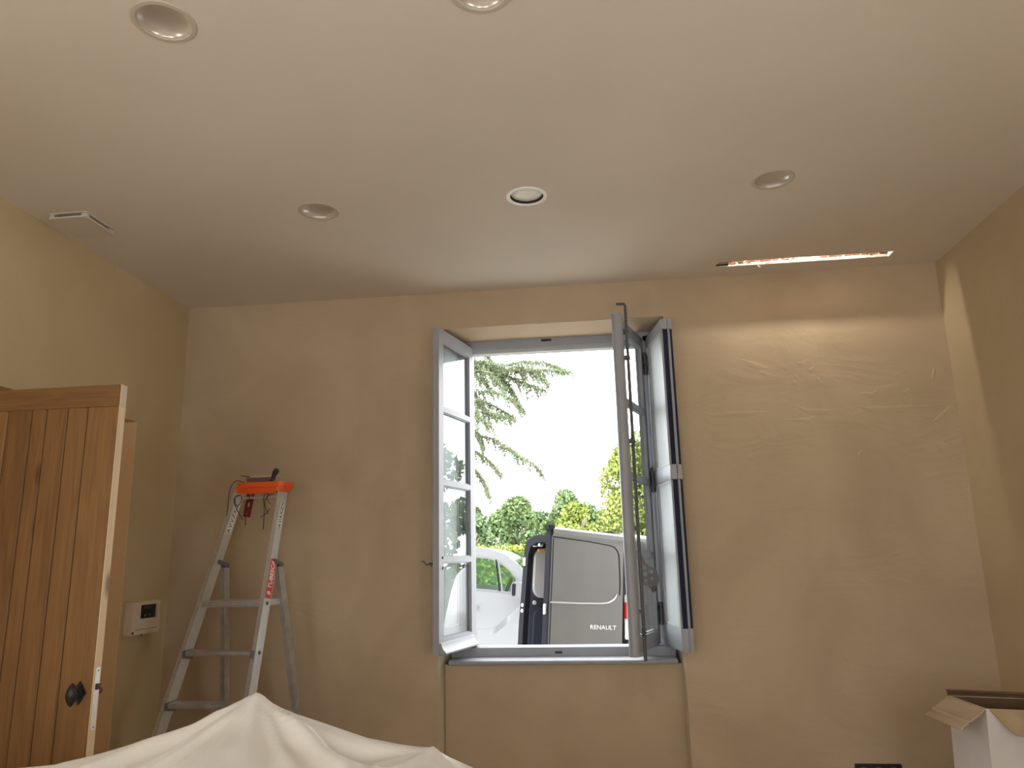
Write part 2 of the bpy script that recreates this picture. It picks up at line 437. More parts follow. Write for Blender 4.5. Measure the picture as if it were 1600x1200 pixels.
for pl in RIDGES:
    mb = MB(); pp = []
    for (xa, za), (xb, zb) in zip(pl[:-1], pl[1:]):
        for k_ in range(4): pp.append((xa + (xb - xa) * k_ / 4, za + (zb - za) * k_ / 4))
    pp.append(pl[-1]); n_ = len(pp)
    hh_ = rng.uniform(.0022, .0038); ww_ = rng.uniform(.015, .026)
    for i, (x, z) in enumerate(pp):
        t = math.sin(math.pi * (i + .4) / (n_ - .2)) ; zz_ = z + rng.uniform(-.003, .003)
        for dz_, dy_ in ((-ww_ * 2.2, .001), (-ww_ * .5, -hh_ * t), (ww_ * .12, -hh_ * .7 * t), (ww_ * .5, .001)): mb.v.append((x, YB + dy_, zz_ + dz_ * max(t, .15)))
    for i in range(n_ - 1):
        for k_ in range(3): mb.f.append((i*4+k_, i*4+k_+1, (i+1)*4+k_+1, (i+1)*4+k_))
    rdg = mb.build('plaster_ridge', M['wall'], wall_back, smooth=True)
# splayed bay cheeks, lintel soffit, apron panel (inner skins of the window bay)
rv = MB()
rv.hexa([(WX0 - .03, YB + .002, 0), (WX0, YB + .002, 0), (-.888, 4.56, 0), (WX0 - .03, 4.56, 0), (WX0 - .03, YB + .002, WZ), (WX0, YB + .002, WZ), (-.888, 4.56, WZ), (WX0 - .03, 4.56, WZ)])
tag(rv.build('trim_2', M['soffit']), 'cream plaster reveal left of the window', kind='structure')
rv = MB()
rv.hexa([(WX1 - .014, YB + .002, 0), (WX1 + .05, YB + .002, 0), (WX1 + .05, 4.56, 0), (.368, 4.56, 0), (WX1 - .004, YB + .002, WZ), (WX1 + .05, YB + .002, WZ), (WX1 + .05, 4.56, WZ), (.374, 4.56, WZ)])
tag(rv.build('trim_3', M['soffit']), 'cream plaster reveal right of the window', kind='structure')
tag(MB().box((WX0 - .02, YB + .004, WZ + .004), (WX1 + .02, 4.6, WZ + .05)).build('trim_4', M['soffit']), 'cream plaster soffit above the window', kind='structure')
tag(MB().box((-.90, 4.33, 0), (.39, 4.60, .925)).build('trim_5', M['wall']), 'plastered apron wall below the window sill', kind='structure')
# outer leaf of the wall (exterior opening)
OX0, OX1, OZ0, OZ1 = -.85, .345, .93, 2.92
ow = MB().ringprism([(-14, -3), (20, -3), (20, 5.6), (-14, 5.6)], [[(OX0, OZ0), (OX1, OZ0), (OX1, OZ1), (OX0, OZ1)]], fr_, 4.60, 4.85)
tag(ow.build('wall_exterior', M['facade']), 'rendered outer face of the house', kind='structure')

# side walls, each with an opening added for its fill light
DY0, DY1, DZ = 2.52, 3.775, 2.255
fl = lambda u, v, d: (d, u, v)
lw = MB().ringprism([(YR - .4, 0), (DY0, 0), (DY0, DZ - .015), (DY1, DZ), (DY1 + .01, 0), (YB + .02, 0), (YB + .02, ZT), (YR - .4, ZT)], [[(-.45, .9), (.65, .9), (.65, 2.3), (-.45, 2.3)]], fl, XL, XL - .34)
tag(lw.build('wall_left', M['wall_left']), 'ochre plaster wall with the doorway', kind='structure')
j = MB().box((XL - .001, DY1 - .002, 0), (XL - .34, DY1 + .015, DZ))
tag(j.build('trim_6', M['jamb']), 'plaster jamb of the doorway, its light put into the colour', kind='structure')
tag(MB().box((XL - .34, DY0 - .1, 0), (XL - .5, DY1 + .1, ZT)).build('wall_hallway', M['jamb']), 'plaster wall of the passage behind the doorway', kind='structure')
tag(MB().ringprism([(YR - .4, 0), (YB + .02, 0), (YB + .02, ZT), (YR - .4, ZT)], [[(-.7, .9), (.4, .9), (.4, 2.3), (-.7, 2.3)]], fl, XR, XR + .3).build('wall_right', M['wall_right']), 'ochre plaster wall on the right', kind='structure')
# wall behind the camera with two window openings
rw = MB().ringprism([(XL - .4, 0), (XR + .4, 0), (XR + .4, ZT), (XL - .4, ZT)],
    [[(-1.8, .9), (-.7, .9), (-.7, 2.5), (-1.8, 2.5)], [(.4, .9), (1.5, .9), (1.5, 2.5), (.4, 2.5)]], fr_, YR, YR - .3)
tag(rw.build('wall_front', M['wall']), 'plaster wall behind the viewer with two window openings', kind='structure')

# sloping drive outside
g = MB()
gx = [-40, -6, -3, -1, 1, 3, 6, 10, 40]; gy = [4.85, 6, 8, 10, 14, 20, 60]
TH, RH = R(40), R(5.3)
def gz(x, y):
    s_ = max(-2.0, min(6.0, (x + .41) * math.cos(TH) + (y - 6.2) * math.sin(TH)))
    return -.245 - s_ * math.tan(RH)
gv = [(x, y, gz(x, y)) for y in gy for x in gx]
gf = [(i * len(gx) + k, i * len(gx) + k + 1, (i + 1) * len(gx) + k + 1, (i + 1) * len(gx) + k) for i in range(len(gy) - 1) for k in range(len(gx) - 1)]
g.add(gv, gf)
tag(g.build('ground', M['gravel'], smooth=True), 'pale gravel drive outside the window', kind='structure')

# ------------------------------------------------------------------ window
win = tag(empty('window_1', (-.25, 4.5, .94)), 'grey painted casement window opened into the room', kind='structure')
wo = lambda x, y, z: (x + .25, y - 4.5, z - .94)
def wbox(mb, a, b): return mb.box(wo(*a), wo(*b))
f_ = MB()
wbox(f_, (-.888, 4.505, 2.763), (.372, 4.60, 2.85))
f_.build('frame_head', M['grey'], win, bevel=.003)
f2 = MB(); wbox(f2, (-.80, 4.53, 2.742), (.32, 4.60, 2.765)); f2.build('frame_head_rebate', M['grey_panel'], win, bevel=.002)
f2 = MB(); wbox(f2, (-.325, 4.497, 2.795), (-.262, 4.51, 2.808)); f2.build('strike_slot', M['black'], win)
for a, b in ((-.888, -.765), (.292, .372)):
    f2 = MB(); wbox(f2, (a, 4.505, .94), (b, 4.60, 2.80)); f2.build('frame_jamb', M['grey'], win, bevel=.003)
f2 = MB()
f2.prism([(4.43, .945), (4.43, 1.000), (4.45, 1.008), (4.60, .996), (4.60, .945)], lambda u, v, d: wo(d, u, v), -.884, .366)
f2.build('frame_base', M['grey'], win)
f2 = MB(); wbox(f2, (-.305, 4.425, .962), (-.245, 4.44, .985)); f2.build('keeper_plate', M['grey'], win, bevel=.002)
f2 = MB(); wbox(f2, (-.297, 4.421, .968), (-.257, 4.43, .980)); f2.build('strike_slot', M['black'], win)
f2 = MB()
f2.prism([(4.60, .945), (4.60, .92), (4.30, .925), (4.288, .930), (4.285, .938), (4.288, .947), (4.30, .952), (4.43, .952)], lambda u, v, d: wo(d, u, v), -.872, .361)
f2.build('sill_board', M['grey'], win, label='grey moulded window sill board')
f2 = MB(); wbox(f2, (-.87, 4.60, .90), (.365, 4.93, .94)); f2.build('stone_sill', M['facade'], win, bevel=.006)

SW, SH, ST = .487, 1.767, .036
rows = [1.086, 1.489, 1.904, 2.3135]   # heights of the glazing bars' lower edges (world), first = bottom of the lowest pane
def make_sash(mtx, s, wide):
    """x: hinge -> free edge, y: outer face 0, inner face s*ST, z up"""
    sash = MB(); t = s * ST
    fw_ = .060 if not wide else .062
    # stiles and rails as a moulded ring with four openings
    zb = [.080, .483, .898, 1.3075]; zt = [.463, .872, 1.285, 1.697]
    zb = [.078, .497, .910, 1.320]; zt = [.467, .880, 1.290, 1.697]
    hl = [[(.052, a), (SW - fw_, a), (SW - fw_, b), (.052, b)] for a, b in zip(zb, zt)]
    sash.ringprism([(0, 0), (SW, 0), (SW, SH), (0, SH)], hl, lambda u, v, d: (u, d, v), 0, t)
    so = sash.build('sash', M['grey'], win, bevel=.0)
    so.matrix_world = mtx
    for a, b in zip(zb, zt):
        # glazing bead around each pane, both faces
        bd = MB()
        for y0, y1 in ((s * .008, s * .014), (s * .020, s * .027)):
            bd.ringprism([(.052, a), (SW - fw_, a), (SW - fw_, b), (.052, b)], [[(.057, a + .006), (SW - fw_ - .006, a + .006), (SW - fw_ - .006, b - .006), (.057, b - .006)]], lambda u, v, d: (u, d, v), y0, y1)
        bd.build('glazing_bead', M['grey'], so)
        MB().box((.054, s * .016, a + .002), (SW - fw_ - .002, s * .020, b - .002)).build('pane', M['glass'], so, label='clear glass pane')
    # drip moulding on the outer face at the foot
    dm = MB()
    prof = [(0, .006), (-s * .034, .004), (-s * .036, .012), (-s * .030, .018), (-s * .018, .030), (-s * .010, .046), (-s * .008, .058), (0, .062)]
    dm.prism(prof, lambda u, v, d: (d, u, v), .03, SW - .012)
    dm.build('drip_moulding', M['grey'], so, smooth=True)
    for z in (.16, .92, 1.62):
        h = MB()
        h.tube([(-.004, t * 1.15, z - .05), (-.004, t * 1.15, z + .05)], .009, 10)
        h.tube([(-.004, t * 1.15, z + .05), (-.004, t * 1.15, z + .058), (-.004, t * 1.15, z + .066)], [.006, .008, .002], 10)
        h.box((-.002, t, z - .04), (.04, t * 1.12, z + .04))
        h.build('hinge', M['iron'], so, smooth=True)
    return so

z0s = 1.008
def mtx_from(origin, dx, up=(0, 0, 1)):
    dx = Vector((dx[0], dx[1], 0)).normalized()
    return frame_matrix(origin, dx, Vector((-dx.y, dx.x, 0)), (0, 0, 1))
bpy.context.view_layer.update()
winv = win.matrix_world.inverted()
left = make_sash(mtx_from((-.757, 4.503, z0s), (-.112, -.475)), -1, False)
left['label'] = 'left casement leaf of four panes, opened into the room'
# latch hooks on the inner (left-hand) face of the left leaf
k = MB(); zz = 1.475 - z0s
k.tube([(SW - .03, -ST, zz - .005), (SW - .03, -ST - .035, zz - .004), (SW - .03, -ST - .05, zz - .012), (SW - .03, -ST - .065, zz + .006), (SW - .03, -ST - .080, zz + .012)], [.006, .005, .004, .004, .003], 8)
k.box((SW - .045, -ST, zz - .03), (SW - .015, -ST - .006, zz + .02))
k.tube([(SW - .03, -ST - .02, zz - .004), (SW - .03, -ST - .024, zz - .02)], .004, 8)
k.build('latch_hook', M['iron'], left, smooth=True)
k = MB(); k.box((SW - .045, -.0, zz - .035), (SW - .039, .004, zz - .022)); k.box((SW - .045, -.0, zz + .02), (SW - .039, .004, zz + .032))
k.build('edge_mortise', M['dark'], left)
right = make_sash(mtx_from((.258, 4.503, z0s), (-.146, -.464)), 1, True)
right['label'] = 'right casement leaf with the espagnolette, seen nearly edge on'
# thick rounded meeting stile
k = MB()
pr = [(SW - .004, -.012)] + arc(SW + .002, .018, .026, -90, 90, 8)[1:-1] + [(SW - .004, .046), (SW - .022, .046), (SW - .022, -.012)]
k.prism(pr, lambda u, v, d: (u, v, d), -.012, SH + .02)
k.build('meeting_stile', M['grey'], right, smooth=True)
# espagnolette: rod with top hook, keepers, collars and pierced handle
ex, ey = SW - .036, ST + .026
k = MB()
k.tube([(ex, ey, 1.5), (ex, ey, 1.838), (ex, ey - .006, 1.850), (ex, ey - .05, 1.856)], .0075, 10)
k.tube([(ex, ey, -.035), (ex, ey, 1.5)], .0085, 10)
rod = k.build('espagnolette_rod', M['iron'], right, smooth=True)
for z in (.205, .62, 1.08, 1.54, 1.69):
    k = MB().box((ex - .014, ST, z - .011), (ex + .014, ey + .009, z + .011)); k.build('rod_keeper', M['iron'], right, bevel=.002)
k = MB()
for z, r_ in ((.085, .013), (.10, .015), (.115, .012), (1.055, .012), (1.075, .015), (1.095, .012)):
    k.lathe([(.006, z - .008), (r_, z - .003), (r_, z + .003), (.006, z + .008)], 14, 'z', (ex, ey, 0))
k.build('rod_collar', M['iron'], right, smooth=True)
k = MB()
hz = .385
# pierced cast handle plate: curved arms round three openings, with a tip knob
def hp(u, v): return (ex - u * .35, ey + .004 + u * .94, hz + v)
ol = [(0, .115), (.012, .085), (.028, .055), (.045, .040), (.065, .032), (.078, .020), (.084, .0), (.090, -.008), (.088, -.03), (.078, -.05), (.072, -.072), (.055, -.080), (.040, -.070), (.030, -.056), (0, -.050), (-.004, .03)]
hls = [arc(.018, .036, .011, 0, 300, 6), arc(.020, .004, .013, 0, 300, 6), arc(.048, .014, .012, 0, 300, 6), arc(.020, -.030, .009, 0, 300, 6), arc(.050, -.020, .010, 0, 300, 6)]
k.ringprism(ol, hls, lambda u, v, d: tuple(Vector(hp(u, v)) + Vector((d, 0, 0))), -.004, .004)
k.tube([hp(.050, -.085), hp(.060, -.070), hp(.070, -.055)], [.008, .015, .008], 10)
k.build('espagnolette_handle', M['iron'], right, label='pierced cast handle of the espagnolette', smooth=True)

# folded inner shutters
def make_shutter(mtx, s, length, t, y0):
    sh = MB()
    st_ = .045
    zs = [(0, .115), (.875, .955), (SH - .06, SH)]
    a, b = y0, y0 + s * t
    thin = y0 + s * t * (.28 if t > .033 else .5)
    # full-depth rails
    for z1, z2 in zs: sh.box((0, a, z1), (length, b, z2))
    # thinner stiles between the rails
    for x1, x2 in ((0, st_), (length - st_, length)):
        sh.box((x1, a, .115), (x2, thin, .875)); sh.box((x1, a, .955), (x2, thin, SH - .06))
    so = sh.build('shutter', M['grey'], win, bevel=.0035)
    so.matrix_world = mtx
    for z1, z2 in ((.115, .875), (.955, SH - .06)):
        mo = MB().ringprism([(st_, z1), (length - st_, z1), (length - st_, z2), (st_, z2)], [[(st_ + .016, z1 + .016), (length - st_ - .016, z1 + .016), (length - st_ - .016, z2 - .016), (st_ + .016, z2 - .016)]], lambda u, v, d: (u, d, v), a + s * .003, a + s * .009)
        mo.build('panel_moulding', M['grey_panel'], so, bevel=.002)
        MB().box((st_, a + s * .008, z1), (length - st_, a + s * .012, z2)).build('panel', M['grey_panel'], so)
        MB().box((length - .030, thin, z1), (length - .006, b, z2)).build('gap_strip', M['navy'], so, label='dark strip standing for the shade between the folded leaves')
    return so
shm = mtx_from((.312, 4.462, 1.006), (.060, -.37))
s1 = make_shutter(shm, 1, .372, .036, 0.0); s1['label'] = 'folded inner shutter leaf nearest the right casement'
s2 = make_shutter(shm, 1, .368, .026, .038); s2['label'] = 'folded inner shutter leaf against the right reveal'
for z in (.165, .90, 1.60):
    k = MB()
    k.tube([(-.008, -.010, z - .062), (-.008, -.010, z + .062)], .009, 10)
    for q in (-.05, -.017, .017, .05): k.tube([(-.008, -.010, z + q - .010), (-.008, -.010, z + q + .010)], .0125, 10)
    k.box((-.03, -.004, z - .045), (.022, 0, z + .045))
    k.build('hinge', M['iron'], s1, smooth=True)
shl = mtx_from((-.822, 4.462, 1.006), (-.066, -.30))
s3 = make_shutter(shl, -1, .290, .020, 0.0); s3['label'] = 'folded inner shutter leaf behind the left casement'
s4 = make_shutter(shl, -1, .290, .020, -.022); s4['label'] = 'folded inner shutter leaf against the left reveal'

# ------------------------------------------------------------------ door: oak plank leaf, ajar from the left wall
DW, DH, DT = .78, 2.125, .034
door = tag(empty('door_1', mat=mtx_from((-2.465, 2.45, .005), (1, .0)), ), 'open oak plank door with a black knob', kind='structure')
ed = .745
planks = [0, .07, .158, .235, .335, .425, .483, .555, .585 + .045, .700, DW]
planks = [0, .088, .175, .262, .352, .445, .502, .584, .660, DW]
for a, b in zip(planks[:-1], planks[1:]):
    p = MB()
    g_ = .0055
    p.prism([(a + .0012, g_), (a + g_, 0), (b - g_, 0), (b - .0012, g_), (b - .0008, DT - .004), (a + .0008, DT - .004)], lambda u, v, d: (u, v, d), .09, DH - .080)
    p.build('plank', M['oak'], door)
MB().box((0, -.0015, DH - .079), (DW, DT, DH)).build('top_rail', M['oak_h'], door, bevel=.002)
MB().box((0, -.0015, .0), (DW, DT, .088)).build('bottom_rail', M['oak_h'], door, bevel=.002)
MB().box((DW - .0006, .001, 0), (DW + .003, DT, DH)).build('lit_edge', M['oak_edge'], door, label='edge of the door, coloured pale as if lit')
lp = MB()
lp.prism(rrect(.005, .972, .027, 1.168, .0105, 5), lambda u, v, d: (d, u, v), DW + .002, DW + .0055)
lock = lp.build('lock_plate', M['steel'], door, label='bright steel lock plate on the door edge')
MB().box((DW + .004, .008, 1.098), (DW + .012, .024, 1.117)).build('latch_bolt', M['black'], lock)
for z in (.982, 1.157): MB().lathe([(.0, .0068), (.0028, .0066), (.003, .005)], 10, 'x', (DW, .016, z)).build('screw', M['iron'], lock)
MB().box((DW + .0025, .006, 2.045), (DW + .0045, .028, 2.118)).build('bolt_plate', M['ring'], door)
kn = MB()
kx, kz = .738, 1.090
kn.prism([(kx, kz + .038), (kx + .024, kz), (kx, kz - .038), (kx - .024, kz)], lambda u, v, d: (u, d, v), 0, -.005)
ros = kn.build('knob_rosette', M['black'], door, bevel=.001, label='black diamond shaped rosette')
kn = MB()
kn.tube([(kx, -.004, kz), (kx, -.012, kz), (kx, -.022, kz), (kx, -.032, kz)], [.012, .007, .006, .010], 14)
# olive-shaped knob, long axis upright
pts = [(kx, -.040, kz - .036 + .072 * i / 10) for i in range(11)]
kn.tube(pts, [.002 + .0155 * math.sin(math.pi * i / 10) ** .8 for i in range(11)], 16)
kn.build('knob', M['black'], door, smooth=True, label='dark iron olive knob')
MB().lathe([(.0, .058), (.008, .056), (.011, .048), (.007, .04), (.007, .034)], 14, 'y', (kx + .035, 0, kz)).build('thumb_turn', M['darkred'], door, smooth=True)

# ------------------------------------------------------------------ ceiling things
LL = ['large recessed downlight at the upper left of the ceiling, smoky lens', 'recessed downlight cut off by the top edge of the picture',
      'recessed downlight above the ladder with a smoky lens', 'bright white recessed downlight straight above the window', 'recessed downlight on the right, near the ceiling slot']
for i, (x, y) in enumerate(LIGHTS):
    d = tag(empty('downlight', (x, y, ZC)), LL[i], 'downlight', 'recessed downlights in the ceiling')
    wh = i == 3
    MB().lathe([(.073, .004), (.073, -.001), (.076, -.0035), (.088, -.003), (.0915, 0)], 48).build('trim_ring', M['ring_w' if wh else 'ring'], d, smooth=True)
    if wh:
        MB().lathe([(.0690, .026), (.0690, .012), (.066, .0100), (.03, .0090), (.001, .0088)], 48).build('lens', M['lens_w'], d, smooth=True)
        MB().lathe([(.0728, .001), (.0728, .03), (.06, .03)], 40).build('housing', M['dark'], d)
    else:
        MB().lathe([(.0738, -.001), (.0738, .002), (.070, .009), (.060, .016), (.042, .022), (.020, .0255), (.001, .0262)], 48).build('lens', M['lens'], d, smooth=True)

v = tag(empty('ceiling_vent', (-2.305, 2.965, ZC)), 'square plastic air vent plate on the ceiling by the left wall', 'air vent')
MB().prism(rrect(-.072, -.072, .072, .072, .012), ident, -.022, 0).build('neck', M['dark'], v)
MB().prism(rrect(-.093, -.105, .093, .105, .016), ident, -.006, -.001).build('base_plate', M['vent'], v, bevel=.001)
MB().prism(rrect(-.093, -.105, .093, .105, .014), ident, -.028, -.021).build('cover_plate', M['vent'], v, bevel=.001)
for sx, sy in ((-1,-1),(1,-1),(1,1),(-1,1)):
    MB().box((sx*.088, sy*.099, -.024), (sx*.064, sy*.072, -.006)).build('spacer', M['vent'], v, bevel=.002)

# lighting slot cut through the ceiling: lined channel, LED strip, ragged plaster
sl = tag(empty('slot_light', (1.15, 4.02, ZC)), 'bright unfinished slot light cut into the ceiling beside the right corner', 'light')
so_ = lambda x, y, z: (x - 1.15, y - 4.02, z - ZC)
y0, y1, zt_ = 3.955, 4.058, .190
ch = MB()
ch.box(so_(.66, y0 - .012, ZC + .015), so_(1.625, y0, ZC + zt_)); ch.box(so_(.66, y1, ZC + .015), so_(1.625, y1 + .012, ZC + zt_))
ch.box(so_(.66, y0 - .012, ZC + zt_), so_(1.625, y1 + .012, ZC + zt_ + .01))
ch.box(so_(.650, y0 - .012, ZC + .015), so_(.66, y1 + .012, ZC + zt_)); ch.box(so_(1.61, y0 - .012, ZC + .015), so_(1.625, y1 + .012, ZC + zt_))
ch.build('channel', M['rubble'], sl)
ls = MB().box(so_(.80, 3.990, ZC + .118), so_(1.50, 3.999, ZC + .128)); ls.build('led_strip', M['led'], sl, label='glowing strip inside the slot')
tr_ = MB()
tr_.box(so_(1.603, 3.975, ZC - .002), so_(1.613, 4.058, ZC + .02)); tr_.build('end_trim', M['white'], sl)
rb = MB()
ye = 4.0535
for i in range(120):
    x = rng.uniform(.76, 1.59); h = rng.uniform(.002, .006); r_ = rng.uniform(.003, .008)
    c_ = so_(x, ye, ZC + rng.uniform(.004, .026))
    rb.add([(c_[0]+r_*rng.uniform(.6,2.2),c_[1],c_[2]), (c_[0],c_[1],c_[2]+r_*rng.uniform(.5,1.1)), (c_[0]-r_*rng.uniform(.6,2.2),c_[1],c_[2]), (c_[0],c_[1],c_[2]-r_*.6), (c_[0],c_[1]-h,c_[2])], [(0,1,4),(1,2,4),(2,3,4),(3,0,4)])
rb.build('plaster_rubble', M['rubble'], sl, kind='stuff')
lin = MB()
x = .72
while x < 1.58:
    L__ = rng.uniform(.012, .045)
    if not 1.12 < x < 1.25:
        zc = rng.uniform(.015, .022) - (.006 if x < .86 or x > 1.5 else 0)
        lin.box(so_(x, ye - .003, ZC + zc), so_(x + L__, ye + .002, ZC + .040))
    x += L__ + rng.uniform(.0, .02)
lin.build('torn_lining', M['brick_dust'], sl, kind='stuff')
MB().box(so_(.690, 4.025, ZC + .004), so_(.757, 4.050, ZC + .05)).build('blocking', M['dark'], sl)
wp = MB(); wp.tube([so_(.905, 4.045, ZC + .02), so_(.915, 4.05, ZC - .004), so_(.93, 4.056, ZC - .016)], .0012, 5); wp.build('loose_fibre', M['white'], sl)

# ------------------------------------------------------------------ wall control unit
ty0, ty1, tz0, tz1 = 3.80, 4.055, 1.142, 1.310
cu = tag(empty('control_unit', (XL, 3.93, 1.142)), 'ivory plastic wall control unit with a small dark display, beside the doorway', 'control panel')
co = lambda x, y, z: (x - XL, y - 3.93, z - 1.142)
MB().box(co(XL, ty0, tz0), co(XL + .035, ty1, tz1)).build('housing', M['ivory'], cu, bevel=.004)
cv = MB().ringprism([(ty0 + .002, tz0 + .002), (ty1 - .002, tz0 + .002), (ty1 - .002, tz1 - .002), (ty0 + .002, tz1 - .002)], [[(3.875, 1.222), (4.025, 1.222), (4.025, 1.292), (3.875, 1.292)]], lambda u, v, d: co(d, u, v), XL + .036, XL + .05)
cv.build('cover', M['ivory'], cu)
scr = MB().box(co(XL + .034, 3.874, 1.221), co(XL + .040, 4.026, 1.293)).build('display', M['screen'], cu)
MB().box(co(XL + .040, 3.91, 1.268), co(XL + .0415, 3.985, 1.285)).build('readout', mat('readout_grey', (.03, .035, .035), .3), scr)
for y in (3.925, 3.965): MB().lathe([(0, .046), (.007, .045), (.008, .038)], 12, 'x', (0, y - 3.93, 1.236 - 1.142)).build('button', M['iron'], scr, smooth=True)
MB().box(co(XL + .0495, 3.835, 1.168), co(XL + .0508, 4.03, 1.170)).build('flap_joint', M['dark'], cu)
MB().box(co(XL + .0495, 3.808, 1.150), co(XL + .051, 3.825, 1.162)).build('indicator', M['darkred'], cu, label='small dark red mark at the lower corner')
MB().tube([co(XL + .02, 3.94, 1.145), co(XL + .024, 3.938, 1.132)], .004, 6).build('cable_end', M['darkred'], cu)

# ------------------------------------------------------------------ triple socket low on the far wall
sk = tag(empty('wall_socket', (1.281, YB, .428)), 'black triple power socket low on the far wall', 'power socket')
MB().prism(rrect(-.110, -.043, .110, .043, .006), lambda u, v, d: (u, d, v), 0, -.008).build('plate', M['black'], sk, bevel=.0015)
for dx in (-.071, 0, .071):
    s_ = MB().lathe([(.030, -.008), (.030, -.0105), (.0265, -.0108), (.0255, -.004), (.001, -.0035)], 28, 'y', (dx, 0, 0)).build('socket_well', mat('socket_grey', (.10, .10, .10), .35), sk, smooth=True)
    MB().tube([(dx, -.004, .011), (dx, -.014, .011)], .0024, 8).build('earth_pin', M['steel'], s_)
    for e in (-.0095, .0095): MB().lathe([(.0028, -.0045), (.0028, -.0042), (.0001, -.0042)], 10, 'y', (dx + e, 0, -.002)).build('contact_hole', M['dark'], s_)

# ------------------------------------------------------------------ step ladder
LP = dict(Xt=-1.751, Yt=3.781, zt=1.88, a=-.086, wt=.121, kf=.350, wf=.078, kr=.236, wr=.069, ra=-.146, ln=-.010)
ca, sa = math.cos(LP['a']), math.sin(LP['a'])
lad = tag(empty('step_ladder', (LP['Xt'], LP['Yt'] - .1, 0)), 'aluminium step ladder with an orange top tray, standing in the left corner', 'ladder')
def lpt(side, drop, rear=False, dx=0.0, dy=0.0):
    k_, w_ = (LP['kr'], LP['wr']) if rear else (LP['kf'], LP['wf'])
    lx = side * (LP['wt'] + w_ * drop) + LP['ln'] * drop + dx
    ly = (LP['ra'] + k_ * drop if rear else -k_ * drop) + dy
    return Vector((lx * ca - ly * sa, lx * sa + ly * ca + .1, LP['zt'] - drop))
sideN = Vector((ca, sa, 0))
FD = LP['zt']
for s_ in (-1, 1):
    r_ = MB()
    p, q = lpt(s_, -.0), lpt(s_, FD)
    # C-section stile: web facing right, flanges turned to the left
    r_.bar(p + sideN * .005, q + sideN * .005, .003, .066, sideN)
    dn = (q - p).normalized(); fwd = dn.cross(sideN).normalized()
    for e in (-1, 1): r_.bar(p + fwd * e * .0315 - sideN * .004, q + fwd * e * .0315 - sideN * .004, .019, .003, sideN)
    st = r_.build('front_stile', M['alu'], lad)
    r_ = MB().bar(q + Vector((0, 0, .05)) + sideN * s_ * .012, q + Vector((0, 0, .0)) + sideN * s_ * .012, .034, .062, sideN); r_.build('foot', M['black'], lad, bevel=.003)
    rr_ = MB()
    p, q = lpt(s_, .40, True), lpt(s_, FD, True)
    rr_.bar(p + sideN * .004, q + sideN * .004, .003, .050, sideN)
    dn = (q - p).normalized(); fw2 = dn.cross(sideN).normalized()
    for e in (-1, 1): rr_.bar(p + fw2 * e * .0235 - sideN * .007, q + fw2 * e * .0235 - sideN * .007, .022, .003, sideN)
    rr_.build('rear_leg', M['alu_dull'], lad)
    MB().bar(q + Vector((0, 0, .05)), q, .030, .046, sideN).build('foot', M['black'], lad, bevel=.003)
    # pivot bracket joining rear leg and stile
    b_ = MB(); f0 = lpt(s_, .385); f1 = lpt(s_, .40, True)
    b_.bar(f0 + Vector((0, 0, .012)), f1 + Vector((0, .012, .004)), .020, .034, Vector((0, 0, 1)))
    b_.build('pivot_bracket', M['bracket'], lad, bevel=.004)
zs = [1.308 - .214 * i for i in range(6)]
for i, z in enumerate(zs):
    d_ = LP['zt'] - z
    p, q = lpt(-1, d_, dx=.008), lpt(1, d_, dx=-.008)
    back = Vector((-sa, ca, 0))
    if i == 0:
        stp = MB()
        # standing platform reaching back to the rear legs
        pr_, qr = lpt(-1, d_, True, dx=.010), lpt(1, d_, True, dx=-.010)
        u_ = Vector((0, 0, .014))
        stp.hexa([p - back*.03 - u_, q - back*.03 - u_, qr - u_, pr_ - u_, p - back*.03 + u_, q - back*.03 + u_, qr + u_, pr_ + u_])
        o_ = stp.build('platform', M['alu'], lad, bevel=.003, label='standing platform with ribbed front edge')
        for k_ in range(2): MB().bar(p - back*.0315 + Vector((.01, 0, -.005 + .009*k_)), q - back*.0315 + Vector((-.01, 0, -.005 + .009*k_)), .002, .003).build('rib', M['alu_dull'], o_)
    else:
        stp = MB()
        prof = [(-.040, -.004), (-.040, .008), (-.034, .011), (.036, .011), (.040, .007), (.040, -.010), (.036, -.010), (.036, .004), (-.034, .004), (-.036, -.012)]
        L_ = (q - p).length; dx_ = (q - p).normalized()
        stp.prism(prof, lambda u, v, d: p + dx_ * d + back * u + Vector((0, 0, v)), 0, L_)
        stp.build('step', M['alu_dull'], lad)
        for s_, e_ in ((-1, p), (1, q)):
            MB().hexa([e_ + Vector(t_) for t_ in ((-.006,-.045,-.02),(.010,-.045,-.02),(.010,.03,-.034),(-.006,.03,-.034),(-.006,-.045,.012),(.010,-.045,.012),(.010,.045,.013),(-.006,.045,.013))] if s_ < 0 else
                      [e_ + Vector(t_) for t_ in ((-.010,-.045,-.02),(.006,-.045,-.02),(.006,.03,-.034),(-.010,.03,-.034),(-.010,-.045,.012),(.006,-.045,.012),(.006,.045,.013),(-.010,.045,.013))]).build('step_clip', M['bracket'], lad, bevel=.002)
    for s_ in (-1, 1):
        c_ = lpt(s_, d_) + sideN * .006
        rv_ = MB(); t0 = c_; rv_.tube([t0, t0 + sideN * .004], .009, 12); rv_.build('rivet', M['iron'], lad)
# cross bar under the tray
MB().tube([lpt(-1, .055, dx=.0), lpt(1, .055, dx=.0)], .006, 10).build('cross_bar', M['alu'], lad, smooth=True)
